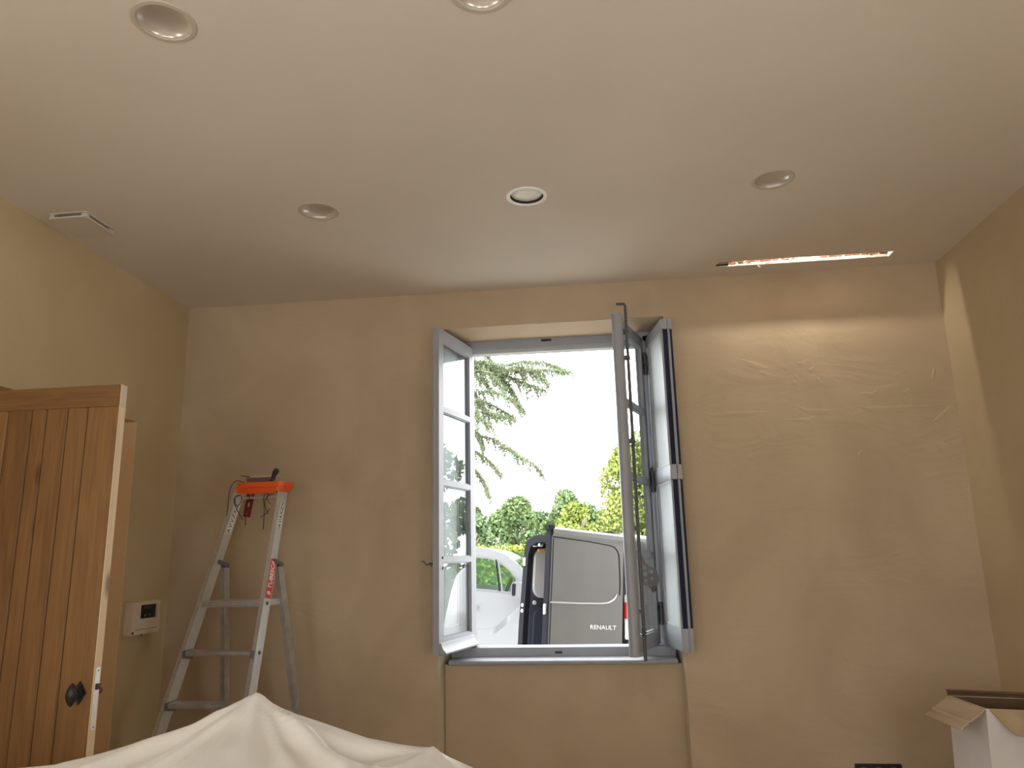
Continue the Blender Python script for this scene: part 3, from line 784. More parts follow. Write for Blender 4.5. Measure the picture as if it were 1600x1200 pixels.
# orange tray: dished top with a skirt and a rounded beak at each end
lm = Matrix.Translation((0, .1, LP['zt'])) @ Matrix.Rotation(LP['a'], 4, 'Z')
tr = MB()
tr.ringprism(rrect(-.124, -.055, .146, .075, .03, 6), [rrect(-.100, -.032, .108, .050, .02, 5)], ident, -.004, .022)
tr.prism(rrect(-.112, -.045, .118, .062, .02, 5), ident, -.026, -.002)
tr.prism(rrect(-.100, -.045, .098, -.038, .003, 3), ident, -.034, -.024)
for e in (-1, 1):
    o = .010
    tr.hexa([(o+e*.108, -.052, -.030), (o+e*.126, -.052, -.030), (o+e*.126, .03, -.030), (o+e*.108, .03, -.030), (o+e*.102, -.054, .004), (o+e*.137, -.050, .004), (o+e*.137, .05, .004), (o+e*.102, .05, .004)])
tr.v = [tuple(lm @ Vector(p_)) for p_ in tr.v]
tray = tr.build('tray', M['orange'], lad, bevel=.0025, label='orange plastic tool tray on top')
# stickers on the stiles
def on_stile(s_, d_, u, out):   # point on the right-hand face of a stile web; u runs front to back
    p, q = lpt(s_, d_), lpt(s_, d_ + .1)
    dn = (q - p).normalized(); b_ = dn.cross(sideN).normalized()
    if b_.y < 0: b_ = -b_
    return p + b_ * u + sideN * (.0066 + out)
def strip(s_, d0, d1, hw, out, name, mt, label=None, skew=0, uc=0.0):
    a = [on_stile(s_, d0 + skew, uc - hw, out), on_stile(s_, d0, uc + hw, out), on_stile(s_, d1, uc + hw, out), on_stile(s_, d1 + skew, uc - hw, out)]
    b = [on_stile(s_, d0 + skew, uc - hw, out + .0006), on_stile(s_, d0, uc + hw, out + .0006), on_stile(s_, d1, uc + hw, out + .0006), on_stile(s_, d1 + skew, uc - hw, out + .0006)]
    return MB().hexa(a + b).build(name, mt, lad, label)
def text_mesh(txt, size, name, mt, parent, mtx, label=None, ext=.0006, bold=.0, sx=1.0):
    cu_ = bpy.data.curves.new(name, 'FONT'); cu_.body = txt; cu_.size = size; cu_.extrude = ext; cu_.align_x = 'CENTER'; cu_.align_y = 'CENTER'; cu_.offset = bold; cu_.resolution_u = 3
    tmp = bpy.data.objects.new(name + '_tmp', cu_); COL.objects.link(tmp)
    bpy.context.view_layer.update()
    me = bpy.data.meshes.new_from_object(tmp.evaluated_get(bpy.context.evaluated_depsgraph_get()))
    bpy.data.objects.remove(tmp)
    me.materials.clear(); me.materials.append(mt)
    me.transform(mtx @ Matrix.Diagonal((sx, 1, 1, 1)))
    o = bpy.data.objects.new(name, me); COL.objects.link(o); o.parent = parent
    if label: o['label'] = label
    return o
def stile_text_mtx(s_, d_, out, uc=0.0):
    up_ = (on_stile(s_, d_ - .05, 0, 0) - on_stile(s_, d_ + .05, 0, 0)).normalized()
    nrm = (on_stile(s_, d_, 0, .1) - on_stile(s_, d_, 0, 0)).normalized()
    return frame_matrix(on_stile(s_, d_, uc, out), up_, nrm.cross(up_), nrm)
red = strip(1, .362, .545, .027, .0006, 'brand_sticker', M['sticker_red'], 'red sticker with white lettering', skew=.010)
text_mesh('TUBESCA', .046, 'sticker_lettering', M['white'], red, stile_text_mtx(1, .440, .0016), bold=.0006, sx=.72)
text_mesh('B', .040, 'sticker_lettering', M['white'], red, stile_text_mtx(1, .525, .0016), bold=.001, sx=.8)
for s_, d0, d1 in ((-1, .085, .235), (1, .085, .215)):
    wsk = strip(s_, d0, d1, .020, .0006, 'pictogram_sticker', M['white'], 'white pictogram sticker')
    nn_ = 6
    for i in range(nn_):
        dd = d0 + (d1 - d0) * (i + .5) / nn_
        tx = text_mesh(rng.choice(['X', 'A', 'V', 'K', 'Z']), .034, 'pictogram', M['black'], wsk, stile_text_mtx(s_, dd, .0014), bold=.0002)

# things left on the ladder: local helper in the ladder-top frame
T = Matrix.Translation((LP['Xt'], LP['Yt'], LP['zt'])) @ Matrix.Rotation(LP['a'], 4, 'Z')
br = tag(empty('angle_bracket', mat=T @ Matrix.Translation((-.108, .080, .018)) @ Matrix.Rotation(R(9), 4, 'Y')), 'dark red perforated metal bracket hanging from the orange ladder tray', 'bracket')
h_ = [rrect(-.007, z - .012, .007, z + .012, .005, 3) for z in (-.05, -.10, .02)] + [arc(0, -.148, .004, 0, 315, 7)]
MB().ringprism([(-.021, .045), (.021, .045), (.021, -.165), (-.021, -.165)], h_, lambda u, v, d: (u, d, v), 0, .004).build('upright_arm', M['darkred'], br)
MB().box((-.021, -.09, .041), (.021, .004, .045)).build('flat_arm', M['darkred'], br)
ps = tag(empty('metal_blade', mat=T @ Matrix.Translation((-.035, .010, .018))), 'mauve metal blade lying in the orange tray', 'blade')
MB().prism([(-.060, .0), (.060, .0), (.085, .034), (-.070, .034)], lambda u, v, d: (u, d, v), .0, .003).build('blade', mat('mauve_metal', (.23, .15, .15), .35, .5), ps)
MB().box((-.05, -.0015, .036), (.12, .004, .042)).build('clear_edge', mat('clear_edge_plastic', (.55, .50, .40), .2), ps)
sc_ = tag(empty('scraper', mat=T @ Matrix.Translation((.066, -.018, .014)) @ Matrix.Rotation(R(-2), 4, 'Y')), 'black handled scraper sticking up from the right end of the orange tray', 'scraper')
hh = MB(); hh.tube([(0, 0, .010), (.001, 0, .024), (.004, 0, .04), (.012, 0, .056), (.022, 0, .070), (.026, 0, .076)], [.010, .010, .011, .015, .014, .005], 12)
hh.build('handle', M['black'], sc_, smooth=True)
MB().box((-.012, -.004, -.001), (.022, .006, .018)).build('collar', mat('ochre_collar', (.50, .30, .05), .5), sc_, bevel=.002)
MB().prism([(-.085, 0.004), (-.01, .0), (-.005, .022), (-.03, .014)], lambda u, v, d: (u, d, v), -.002, .002).build('blade', M['black'], sc_)
# black cable ties / cords
def cord(label, pts, r_=.0019):
    wp_ = [T @ Vector(p_) for p_ in pts]
    # smooth with Catmull-Rom
    out = []
    for i in range(len(wp_) - 1):
        p0, p1, p2, p3 = wp_[max(i-1, 0)], wp_[i], wp_[i+1], wp_[min(i+2, len(wp_)-1)]
        for k_ in range(5):
            t = k_ / 5
            out.append(.5 * ((2*p1) + (p2-p0)*t + (2*p0-5*p1+4*p2-p3)*t*t + (3*p1-p0-3*p2+p3)*t**3))
    out.append(wp_[-1])
    mb = MB(); mb.tube([p_ - wp_[0] for p_ in out], r_, 6)
    o_ = mb.build('cord', M['cord'], smooth=True, loc=wp_[0])
    return tag(o_, label, 'cord', 'black cords on the ladder top')
yf = -.074
cord('black cord looped over the left end of the orange tray', [(-.070, yf + .01, .020), (-.095, yf, .030), (-.120, yf - .004, .024), (-.134, yf - .012, -.01), (-.134, yf - .022, -.06), (-.128, yf - .034, -.085), (-.120, yf - .046, -.12), (-.120, yf - .055, -.150)])
cord('black cord hanging in a small loop in front of the dark red bracket', [(-0.088, yf+0.000, -0.042), (-0.102, yf-0.010, -0.052), (-0.098, yf-0.020, -0.075), (-0.080, yf-0.028, -0.100), (-0.060, yf-0.030, -0.085), (-0.054, yf-0.030, -0.060), (-0.070, yf-0.020, -0.046), (-0.098, yf-0.026, -0.062), (-0.080, yf-0.040, -0.105), (-0.048, yf-0.045, -0.150), (-0.032, yf-0.045, -0.172)])
cord('single black cord hanging straight below the middle of the orange tray', [(-.026, yf + .02, -.042), (-.020, yf - .012, -.050), (-.024, yf - .016, -.075), (-.034, yf - .02, -.098), (-.034, yf - .02, -.14), (-.034, yf - .02, -.180), (-.029, yf - .02, -.196)])
cord('black cord hanging below the right end of the orange tray, longest of the tangle', [(.070, yf + .02, -.042), (.062, yf - .012, -.046), (.060, yf - .018, -.075), (.067, yf - .02, -.11), (.068, yf - .02, -.16), (.067, yf - .02, -.222)], .0021)
cord('thin black cord crossing the tangle below the right end of the orange tray', [(.078, yf + .015, -.044), (.080, yf - .018, -.060), (.070, yf - .022, -.085), (.078, yf - .024, -.115), (.092, yf - .024, -.145)])
cord('short black cord end in the tangle below the right end of the orange tray', [(.100, yf + .01, -.044), (.082, yf - .020, -.052), (.084, yf - .02, -.075), (.098, yf - .02, -.095)], .0016)
cord('black cord end sloping down to the left in the tangle near the right stile', [(.098, yf - .02, -.120), (.085, yf - .022, -.138), (.066, yf - .024, -.152), (.050, yf - .024, -.162)], .0016)

# ------------------------------------------------------------------ dust sheet
def ridge(x):
    xs = [-3.0, -1.9, -1.55, -1.37, -1.235, -1.15, -1.071, -1.0, -.924, -.85, -.80, -.774, -.75, -.70, -.63, -.529, -.46, -.40, -.378, -.35, -.266, -.15, 0, .3]
    zs_ = [1.02, 1.05, 1.066, 1.067, 1.073, 1.094, 1.115, 1.136, 1.158, 1.188, 1.207, 1.213, 1.207, 1.190, 1.169, 1.139, 1.126, 1.120, 1.117, 1.103, 1.069, 1.01, .93, .8]
    return float(np.interp(x, xs, zs_))
gxn, gyn = 260, 150
xs = np.linspace(-1.95, .25, gxn); ys = np.linspace(.62, 1.98, gyn)
V = np.zeros((gyn, gxn, 3))
pk = [(-.774, 1.70, 1.0), (-.378, 1.70, .8)]
for jy, y in enumerate(ys):
    for ix, x in enumerate(xs):
        dy = 1.70 - y
        z = ridge(x)
        if dy >= 0: z -= .30 * dy + .10 * dy * dy
        else: z -= 1.6 * dy * dy * 6 + .5 * abs(dy)
        for (px, py, am) in pk:
            dx, ddy = x - px, py - y
            r_ = math.hypot(dx, ddy) + 1e-5
            an = math.atan2(dx, ddy)
            if ddy > -.02:
                fold = (1.3 * (abs(math.sin(an * 3.4 + 2.0 + .4 * math.sin(r_ * 6))) ** .7 - .6) * -1 + .6 * (abs(math.sin(an * 7.1 + .8)) ** .6 - .6) * -1 + .25 * math.sin(an * 17 + r_ * 5))
                z += am * .032 * fold * min(1, r_ / .22) * math.exp(-r_ / .35)
                z += am * .016 * math.exp(-(r_ / .022)) - .004
        # creases
        z += .005 * (abs(math.sin(13 * x + 9 * y + 2 * math.sin(5 * y))) ** .5 - .8) * max(0, min(1, dy * 5))
        z += .0035 * math.sin(9 * x + 14 * y) * math.sin(23 * x - 8 * y + 1) * (1 if dy > 0.01 else .3)
        z += .0045 * math.sin((x * .8 - y) * 38 + 2 * math.sin(x * 7)) * max(0, min(1, dy * 6)) * (.5 + .5 * math.sin(5 * x + 3))
        # hems drop towards the floor
        e = max(0, .80 - y) / .18; e2 = max(0, y - 1.86) / .12; e3 = max(0, -1.78 - x) / .17; e4 = max(0, x - .08) / .17
        e = min(1, max(e, e2, e3, e4))
        z = z * (1 - e ** 1.5) + .004 * e ** 1.5
        V[jy, ix] = (x, y, z)
V = V.reshape(-1, 3)
ii = np.arange(gyn * gxn).reshape(gyn, gxn)
F = np.stack([ii[:-1, :-1], ii[:-1, 1:], ii[1:, 1:], ii[1:, :-1]], -1).reshape(-1, 4)
shc = np.array([-.8, 1.3, 0]); V = V - shc
ds = np_mesh('dust_sheet', V, F, M['sheet'], smooth=True); ds.location = shc
sm = ds.modifiers.new('thickness', 'SOLIDIFY'); sm.thickness = .0015
tag(ds, 'off-white cotton dust sheet draped over covered furniture, peaked in two places', 'dust sheet')

# ------------------------------------------------------------------ cardboard box leaning to the right wall
bw, bd, bh = .40, .27, .918
bm_ = Matrix.Translation((1.315, 3.145, 0)) @ Matrix.Rotation(R(4), 4, 'Z') @ Matrix.Rotation(R(3.0), 4, 'Y')
bx = tag(empty('cardboard_box', mat=bm_), 'tall white cardboard box with open brown flaps by the right wall', 'box')
t_ = .006
MB().box((0, 0, 0), (bw, t_, bh)).build('side_panel', M['card_w'], bx)
MB().box((0, t_, 0), (t_, bd - t_, bh)).build('side_panel', M['card_w'], bx)
MB().box((bw - t_, t_, 0), (bw, bd - t_, bh)).build('side_panel', M['card_w'], bx)
MB().box((0, bd - t_, 0), (bw, bd, bh)).build('side_panel', M['card_w'], bx)
MB().box((t_, t_, .0), (bw - t_, bd - t_, .006)).build('base_panel', M['card_w'], bx)
lnr = MB()
for a, b in (((t_, t_, .01), (t_ + .001, bd - t_, bh - .001)), ((bw - t_ - .001, t_, .01), (bw - t_, bd - t_, bh - .001)), ((t_ + .001, bd - t_ - .001, .01), (bw - t_ - .001, bd - t_, bh - .001)), ((t_ + .001, t_, .01), (bw - t_ - .001, t_ + .001, bh - .001))): lnr.box(a, b)
lnr.build('lining', M['card_in'], bx)
def flap(p0, p1, out, L, mt, name, bends=((0, 0),), label=None, tear=0, taper=.0):
    """flap hinged on edge p0-p1, extending by L along unit vector out; small corrugation bends"""
    p0, p1, out = Vector(p0), Vector(p1), Vector(out).normalized()
    ax = (p1 - p0).normalized(); nn = ax.cross(out).normalized()
    if nn.z < 0: nn = -nn
    nu, nv = 24, 14
    vs, fs = [], []
    for side in (0, 1):
        for jv in range(nv + 1):
            v_ = jv / nv
            for iu in range(nu + 1):
                u = iu / nu
                l_ = L * v_
                if tear and jv == nv: l_ -= tear * (abs(math.sin(iu * 2.3)) * .5 + abs(math.sin(iu * .7)) * .5)
                q = p0.lerp(p1, taper * v_ + u * (1 - 2 * taper * v_)) + out * l_
                hgt = sum(h_ * math.exp(-((v_ - c_) / .035) ** 2) for c_, h_ in bends) + .0012 * math.sin(v_ * 40)
                vs.append(q + nn * (hgt + (0 if side else -.004)))
    W_ = nu + 1; Nn = W_ * (nv + 1)
    for jv in range(nv):
        for iu in range(nu):
            a = jv * W_ + iu
            fs.append((a, a + 1, a + W_ + 1, a + W_)); fs.append((Nn + a, Nn + a + W_, Nn + a + W_ + 1, Nn + a + 1))
    for iu in range(nu):
        a = iu; fs.append((a, Nn + a, Nn + a + 1, a + 1)); a = nv * W_ + iu; fs.append((a, a + 1, Nn + a + 1, Nn + a))
    for jv in range(nv):
        a = jv * W_; fs.append((a, a + W_, Nn + a + W_, Nn + a)); a = jv * W_ + nu; fs.append((a, Nn + a, Nn + a + W_, a + W_))
    return MB().add(vs, fs).build(name, mt, bx, label, smooth=True)
flap((0, bd, bh), (0, 0, bh), (-.80, -.02, -.60), .125, M['card'], 'flap', ((.62, .009), (.08, .004), (.83, .004)), 'pale worn brown flap folded out to the left')
flap((.012, 0, bh), (bw, 0, bh), (.0, -.72, -.70), .105, M['card'], 'flap', ((.95, .002),), 'brown flap folded out to the front', taper=.12)
flap((bw, bd, bh), (0, bd, bh), (0, .35, .9), .026, M['card_in'], 'flap', ((.5, .002),), 'torn stub of the rear flap', tear=.016)
flap((bw, 0, bh), (bw, bd, bh), (.35, 0, .9), .06, M['card'], 'flap', ((.5, .0),))

# ------------------------------------------------------------------ dark van outside
VO = Vector((-.41, 6.2, 1.726))
vd = Vector((math.cos(TH) * math.cos(RH), math.sin(TH) * math.cos(RH), -math.sin(RH)))
vn = Vector((-math.sin(TH), math.cos(TH), 0)); vu = vd.cross(vn)
vm = frame_matrix(VO - vu * 1.95, vd, vn, vu)
van = tag(empty('grey_van', mat=vm), 'dark grey panel van parked outside with its rear door swung open', 'van')
# right rear door, outer skin facing the house
dz0, dz1, dw = .42, 1.95, .772
oz = lambda u, v, d: (u, d, v)
dr_ = MB()
po = [(0.0, dz0), (dw, dz0), (dw, 1.93), (.70, dz1 - .004), (.02, dz1), (0.0, 1.93)]
dr_.prism(po, oz, .0, .05)
rd = dr_.build('rear_door', M['van'], van, label='open rear door showing its grey outer skin', bevel=.006, smooth=True)
# raised upper lip, bright under the sky
lip = MB().prism([(1.878, -.002), (1.90, -.020), (1.935, -.016), (1.952, .01), (1.952, .045), (1.878, .045)], lambda u, v, d: (d, v, u), .008, dw - .006)
lip.build('roof_lip', M['van'], rd, smooth=True, label='rounded top edge of the door')
# pressed window outline: recessed line built as thin dark groove strips
seam = [(.018, 1.872)] + [(.40, 1.864), (.62, 1.850)] + [(.62 + .10 * math.sin(R(a)), 1.75 + .10 * math.cos(R(a))) for a in (10, 30, 50, 70, 90)] + [(.735, 1.55), (.732, 1.45)]
sm_ = MB(); sm_.tube([(u, -.002, v) for u, v in seam], .004, 6); sm_.build('pressed_seam', M['van_dark'], rd)
cl = [(.002, 1.363), (.30, 1.366), (.54, 1.374), (.61, 1.384), (.655, 1.405), (.685, 1.432), (.698, 1.46)]
sm_ = MB(); sm_.tube([(u, -.004, v) for u, v in cl], [.008] * 5 + [.006, .002], 6); sm_.build('swage_line', M['chrome'], rd, label='bright swage line across the door', smooth=True)
MB().box((-.012, -.004, dz0), (.004, .055, 1.95)).build('edge_seal', M['van_dark'], rd)
MB().box((.02, -.0015, dz0), (.028, .001, 1.86)).build('edge_fold', M['van_dark'], rd)
MB().box((-.03, -.01, 1.925), (.03, .05, 1.965)).build('top_catch', M['van_dark'], rd, bevel=.004)
tm = frame_matrix(Vector((.557, -.003, 1.187)), (1, 0, .0), (0, 0, 1), (0, -1, 0))
text_mesh('RENAULT', .047, 'badge_lettering', M['liner'], rd, tm, 'raised chrome badge lettering', ext=.002, bold=.0003, sx=1.36)
MB().box((-.03, .01, 1.27), (-.008, .03, 1.35)).build('latch', M['steel'], rd, bevel=.003)
for z in (.7, 1.45): MB().tube([(dw + .008, .02, z - .05), (dw + .008, .02, z + .05)], .014, 8).build('hinge', M['van_dark'], rd, smooth=True)

# body: lofted shell open at the rear
W_ = 1.58; bx0 = .80
def sect(x, top, inset=0.0):
    z0_ = .36
    half = [(0.0 + inset, z0_), (0.0 + inset, 1.15), (.012 + inset, 1.35), (.035 + inset, top - .12), (.075 + inset, top - .04), (.20 + inset, top)]
    pts = half + [(W_ - u, v) for u, v in reversed(half)]
    return [(x, u, v) for u, v in pts]
st_ = [(bx0, 1.985), (1.2, 1.99), (3.6, 1.99), (4.1, 1.95), (4.35, 1.80), (4.75, 1.30), (5.35, 1.08), (5.52, .75)]
bo = MB(); n_ = 12
for i, (x, tp) in enumerate(st_):
    bo.v += sect(x, tp, 0 if x < 5 else .1) if tp > 1.4 else [(x, u, min(v, tp - .0 + .0 * v)) for _, u, v in sect(x, max(tp, 1.4))]
for i in range(len(st_) - 1):
    for k_ in range(n_ - 1): bo.f.append((i*n_+k_, i*n_+k_+1, (i+1)*n_+k_+1, (i+1)*n_+k_))
    bo.f.append((i*n_+n_-1, i*n_, (i+1)*n_, (i+1)*n_+n_-1))
bo.f.append(tuple((len(st_)-1)*n_ + k_ for k_ in range(n_)))
body = bo.build('body', M['van'], van, smooth=True)
sol = body.modifiers.new('thickness', 'SOLIDIFY'); sol.thickness = .03; sol.offset = -1
# dark rear door frame
fo = [(u, v) for _, u, v in sect(0, 1.995)]
cx_, cz_ = W_ / 2, 1.15
fi = [(cx_ + (u - cx_) * .90, cz_ + (v - cz_) * .92) for u, v in fo]
MB().ringprism(fo, [fi], lambda u, v, d: (d, u, v), bx0 - .012, bx0 + .05).build('rear_frame', M['van_dark'], body, label='black sealed frame of the rear opening')
# inside of the left load-space wall
MB().box((bx0 + .05, W_ - .10, .42), (3.3, W_ - .07, 1.90)).build('load_wall', M['van_in'], van, label='slate coloured inner side wall of the load space')
ov = rrect(.862, 1.395, 1.62, 1.885, .10, 8)
MB().prism(ov, oz, W_ - .135, W_ - .10).build('liner_panel', M['liner'], van, label='white rounded liner panel in the load space', bevel=.006)
MB().prism(rrect(.885, .50, 1.7, 1.30, .10, 8), oz, W_ - .125, W_ - .10).build('lower_panel', M['van_in'], van, bevel=.006)
MB().box((bx0 + .05, .06, .37), (3.3, W_ - .07, .42)).build('load_floor', M['van_in'], van)
MB().box((3.3, .06, .37), (3.34, W_ - .07, 1.93)).build('bulkhead', M['van_in'], van)
MB().box((bx0 + .05, .30, 1.925), (bx0 + .14, W_ - .22, 1.95)).build('header', M['van_in'], van)
for y_ in (.0, .045): MB().lathe([(0, -.01), (.016, -.008), (.018, .01), (.018, .03)], 12, 'x', (bx0 + .015, W_ - .165 - y_ * 2.2, 1.905)).build('roller', M['steel'], van, smooth=True)
MB().box((bx0 + .075, W_ - .160, 1.845), (bx0 + .155, W_ - .142, 1.875)).build('hanging_tag', M['amber'], van, label='orange tag in the top corner of the rear opening', bevel=.003)
MB().lathe([(0, W_ - .115), (.018, W_ - .114), (.022, W_ - .10)], 16, 'y', (bx0 + .095, 0, 1.345)).build('round_fixing', M['liner'], van, smooth=True)
for z in (1.70, 1.30, 1.245): MB().box((bx0 - .02, W_ - .07, z), (bx0 - .008, W_ - .035, z + (.08 if z > 1.5 else .03))).build('striker', M['steel'], van, bevel=.003)
# tail lamp at the right rear corner
tl = MB().box((bx0 - .004, -.012, 1.10), (bx0 + .05, .03, 1.46)).build('tail_lamp', M['tail_white'], van, bevel=.006, label='tall clear and red tail lamp')
MB().box((bx0 - .006, -.015, 1.26), (bx0 + .048, .02, 1.40)).build('red_lens', M['tail_red'], tl, bevel=.004)
MB().box((bx0 - .006, -.02, .36), (bx0 + .05, .06, 1.09)).build('corner_bumper', M['van_dark'], van, bevel=.01)
MB().box((bx0 + .3, -.012, .55), (5.2, .004, .70)).build('side_moulding', M['van_dark'], van, bevel=.004)
for x in (1.55, 4.65):
    for y_ in (-.02, W_ - .20):
        wh_ = MB(); wh_.lathe([(.0, .02), (.16, .015), (.20, .0), (.315, .0), (.325, .03), (.325, .19), (.30, .22), (.0, .22)], 28, 'y', (x, y_, .325)); wh_.build('wheel', M['tyre'], van, smooth=True)

# ------------------------------------------------------------------ white van beyond
wv = tag(empty('white_van', mat=frame_matrix(Vector((-2.013, 12.0, 1.633)) - Vector((math.sin(R(4)), 0, math.cos(R(4)))) * 1.8, (math.cos(R(4)), 0, -math.sin(R(4))), (0, 1, 0), (math.sin(R(4)), 0, math.cos(R(4))))),
    'white van parked behind the grey van, its cab and door mirror in view', 'van')
prof = [(-3.4, .35), (-3.45, 1.0), (-3.40, 1.70), (-3.3, 1.80), (-1.5, 1.84), (0, 1.815), (.20, 1.805), (.34, 1.78), (.45, 1.735), (.60, 1.66), (.75, 1.535), (.87, 1.40), (.98, 1.25), (1.10, 1.16), (1.45, 1.05), (1.62, .92), (1.68, .62), (1.66, .35)]
wind = [(.04, 1.675), (.23, 1.668), (.40, 1.617), (.555, 1.508), (.668, 1.388), (.705, 1.28), (.715, 1.15), (.37, 1.172), (.04, 1.182), (-.45, 1.19), (-.48, 1.66)]
W2 = 1.75
bodyw = MB().ringprism(prof, [wind], oz, 0, .045)
bodyw.ringprism(prof, [wind], oz, W2 - .045, W2)
wsh = [(.60, 1.66), (.75, 1.535), (.87, 1.40), (.98, 1.25), (1.10, 1.16)]
# roof / nose / rear skin between the sides (windscreen left open for its glass)
n_ = len(prof)
for i in range(n_ - 1):
    a, b = prof[i], prof[i + 1]
    if a[0] >= .44 and b[0] <= .99: 
        bodyw.hexa([(a[0], .044, a[1] - .03), (b[0], .044, b[1] - .03), (b[0], .10, b[1] - .03), (a[0], .10, a[1] - .03), (a[0], .044, a[1]), (b[0], .044, b[1]), (b[0], .10, b[1]), (a[0], .10, a[1])])
        continue
    bodyw.hexa([(a[0], .044, a[1] - .03), (b[0], .044, b[1] - .03), (b[0], W2 - .044, b[1] - .03), (a[0], W2 - .044, a[1] - .03), (a[0], .044, a[1]), (b[0], .044, b[1]), (b[0], W2 - .044, b[1]), (a[0], W2 - .044, a[1])])
wbd = bodyw.build('body', M['van_w'], wv)
ws = MB()
for a, b in zip([(.45, 1.735), (.60, 1.66), (.75, 1.535), (.87, 1.40)], [(.60, 1.66), (.75, 1.535), (.87, 1.40), (.98, 1.25)]):
    ws.add([(a[0], .10, a[1] - .01), (b[0], .10, b[1] - .01), (b[0], W2 - .05, b[1] - .01), (a[0], W2 - .05, a[1] - .01)], [(0, 1, 2, 3)])
ws.build('windscreen', M['carglass'], wv, smooth=True)
for y_ in (.018, W2 - .022): MB().prism(wind, oz, y_, y_ + .004).build('side_window', M['carglass'], wv)
fr2 = MB()
wc = (sum(p[0] for p in wind) / 11, sum(p[1] for p in wind) / 11)
fr2.ringprism([(wc[0] + (u - wc[0]) * 1.03, wc[1] + (v - wc[1]) * 1.05) for u, v in wind], [[(wc[0] + (u - wc[0]) * .965, wc[1] + (v - wc[1]) * .94) for u, v in wind]], oz, -.006, .012)
fr2.build('window_seal', M['mirror_grey'], wv)
MB().bar((.345, -.002, 1.645), (.425, -.002, 1.175), .024, .02, (1, 0, 0)).build('quarter_divider', M['van_dark'], wv)
MB().bar((.380, -.001, 1.625), (.47, -.001, 1.170), .016, .02, (1, 0, 0)).build('quarter_divider', M['van_w'], wv)
mi = MB().prism(rrect(.63, 1.10, .80, 1.335, .05, 6), oz, -.25, -.10).build('door_mirror', M['mirror_grey'], wv, bevel=.02, smooth=True, label='grey plastic door mirror')
MB().box((.66, -.12, 1.12), (.74, .0, 1.20)).build('mirror_arm', M['mirror_grey'], mi, bevel=.01)
MB().prism(rrect(.645, 1.13, .70, 1.31, .02, 4), oz, -.256, -.248).build('mirror_shell_edge', M['van_dark'], mi)
MB().box((-.02, -.035, .905), (.12, -.012, .935)).build('door_handle', M['mirror_grey'], wv, bevel=.006)
# pressed crease of the door: a curved raised lip
cr = [(-.35, .60), (-.1, .59), (.12, .585), (.28, .60), (.40, .65), (.52, .75), (.64, .88), (.74, .99), (.80, 1.04)]
cp = MB()
for a, b in zip(cr[:-1], cr[1:]):
    cp.hexa([(a[0], .004, a[1] - .10), (b[0], .004, b[1] - .10), (b[0], .004, b[1]), (a[0], .004, a[1]), (a[0], .000, a[1] - .10), (b[0], .0, b[1] - .10), (b[0], -.010, b[1]), (a[0], -.010, a[1])])
cp.build('door_crease', M['van_w'], wv, smooth=True)
MB().bar((.84, -.002, 1.12), (.80, -.002, .40), .008, .01, (1, 0, 0)).build('door_gap', M['mirror_grey'], wv)
MB().tube([(.40, .03, 1.758), (.62, .03, 1.662), (.86, .03, 1.43)], .006, 6).build('gutter_line', M['van_w'], wv)
sw = MB()
sw.tube([(.50 + .11 * math.cos(t) * .5, .45 + .16 * math.sin(t), 1.22 + .15 * math.cos(t)) for t in [2*math.pi*i/20 for i in range(21)]], .014, 8)
sw.build('steering_wheel', M['van_dark'], wv, smooth=True)
MB().prism([(.48, 1.0), (.95, 1.0), (.95, 1.20), (.62, 1.20)], oz, .1, W2 - .1).build('dashboard', M['mirror_grey'], wv, bevel=.02)
for x in (-2.7, 1.1):
    for y_ in (-.01, W2 - .2):
        wh_ = MB(); wh_.lathe([(.0, .02), (.16, .015), (.20, .0), (.305, .0), (.315, .03), (.315, .19), (.30, .22), (.0, .22)], 28, 'y', (x, y_, .31)); wh_.build('wheel', M['tyre'], wv, smooth=True)

# ------------------------------------------------------------------ planting
nr = np.random.RandomState(11)
def leaves(centers, size, nrm=None, aspect=.6):
    """small folded leaf quads, random orientation"""
    n = len(centers)
    a = nr.normal(size=(n, 3)); a /= np.linalg.norm(a, axis=1)[:, None]
    b = nr.normal(size=(n, 3)); b -= a * (a * b).sum(1)[:, None]; b /= np.linalg.norm(b, axis=1)[:, None]
    s = size * nr.uniform(.6, 1.3, (n, 1))
    v = np.stack([centers - a * s, centers + b * s * aspect, centers + a * s, centers - b * s * aspect], 1).reshape(-1, 3)
    f = np.arange(n * 4).reshape(n, 4)
    return v, f
def blob_points(blobs, n):
    vol = np.array([b[3] ** 2 for b in blobs]); k = nr.choice(len(blobs), n, p=vol / vol.sum())
    B = np.array(blobs)[k]
    d = nr.normal(size=(n, 3)); d /= np.linalg.norm(d, axis=1)[:, None]
    r = B[:, 3:4] * nr.uniform(.55, 1.05, (n, 1)) ** .6
    return B[:, :3] + d * r
def tree(name, loc, height, crown, n, size, mt, label, trunk_r=.2):
    t = tag(empty(name, loc), label, 'tree', 'trees beyond the hedge')
    tk = MB(); tk.tube([(0, 0, -.5), (.05, 0, height * .3), (0, .05, height * .6), (0, 0, height * .85)], [trunk_r, trunk_r * .8, trunk_r * .5, trunk_r * .15], 10)
    for i in range(6):
        a_ = i * 1.05; h_ = height * (.3 + .08 * i)
        tk.tube([(0, 0, h_), (math.cos(a_) * .3, math.sin(a_) * .3, h_ + .3), (math.cos(a_) * .55, math.sin(a_) * .55, h_ + .5)], [trunk_r * .4, trunk_r * .25, .02], 6)
    tk.build('trunk', M['bark'], t, smooth=True)
    v_, f_ = leaves(blob_points(crown, n), size)
    np_mesh('foliage', v_, f_, mt, t, kind='stuff')
    return t
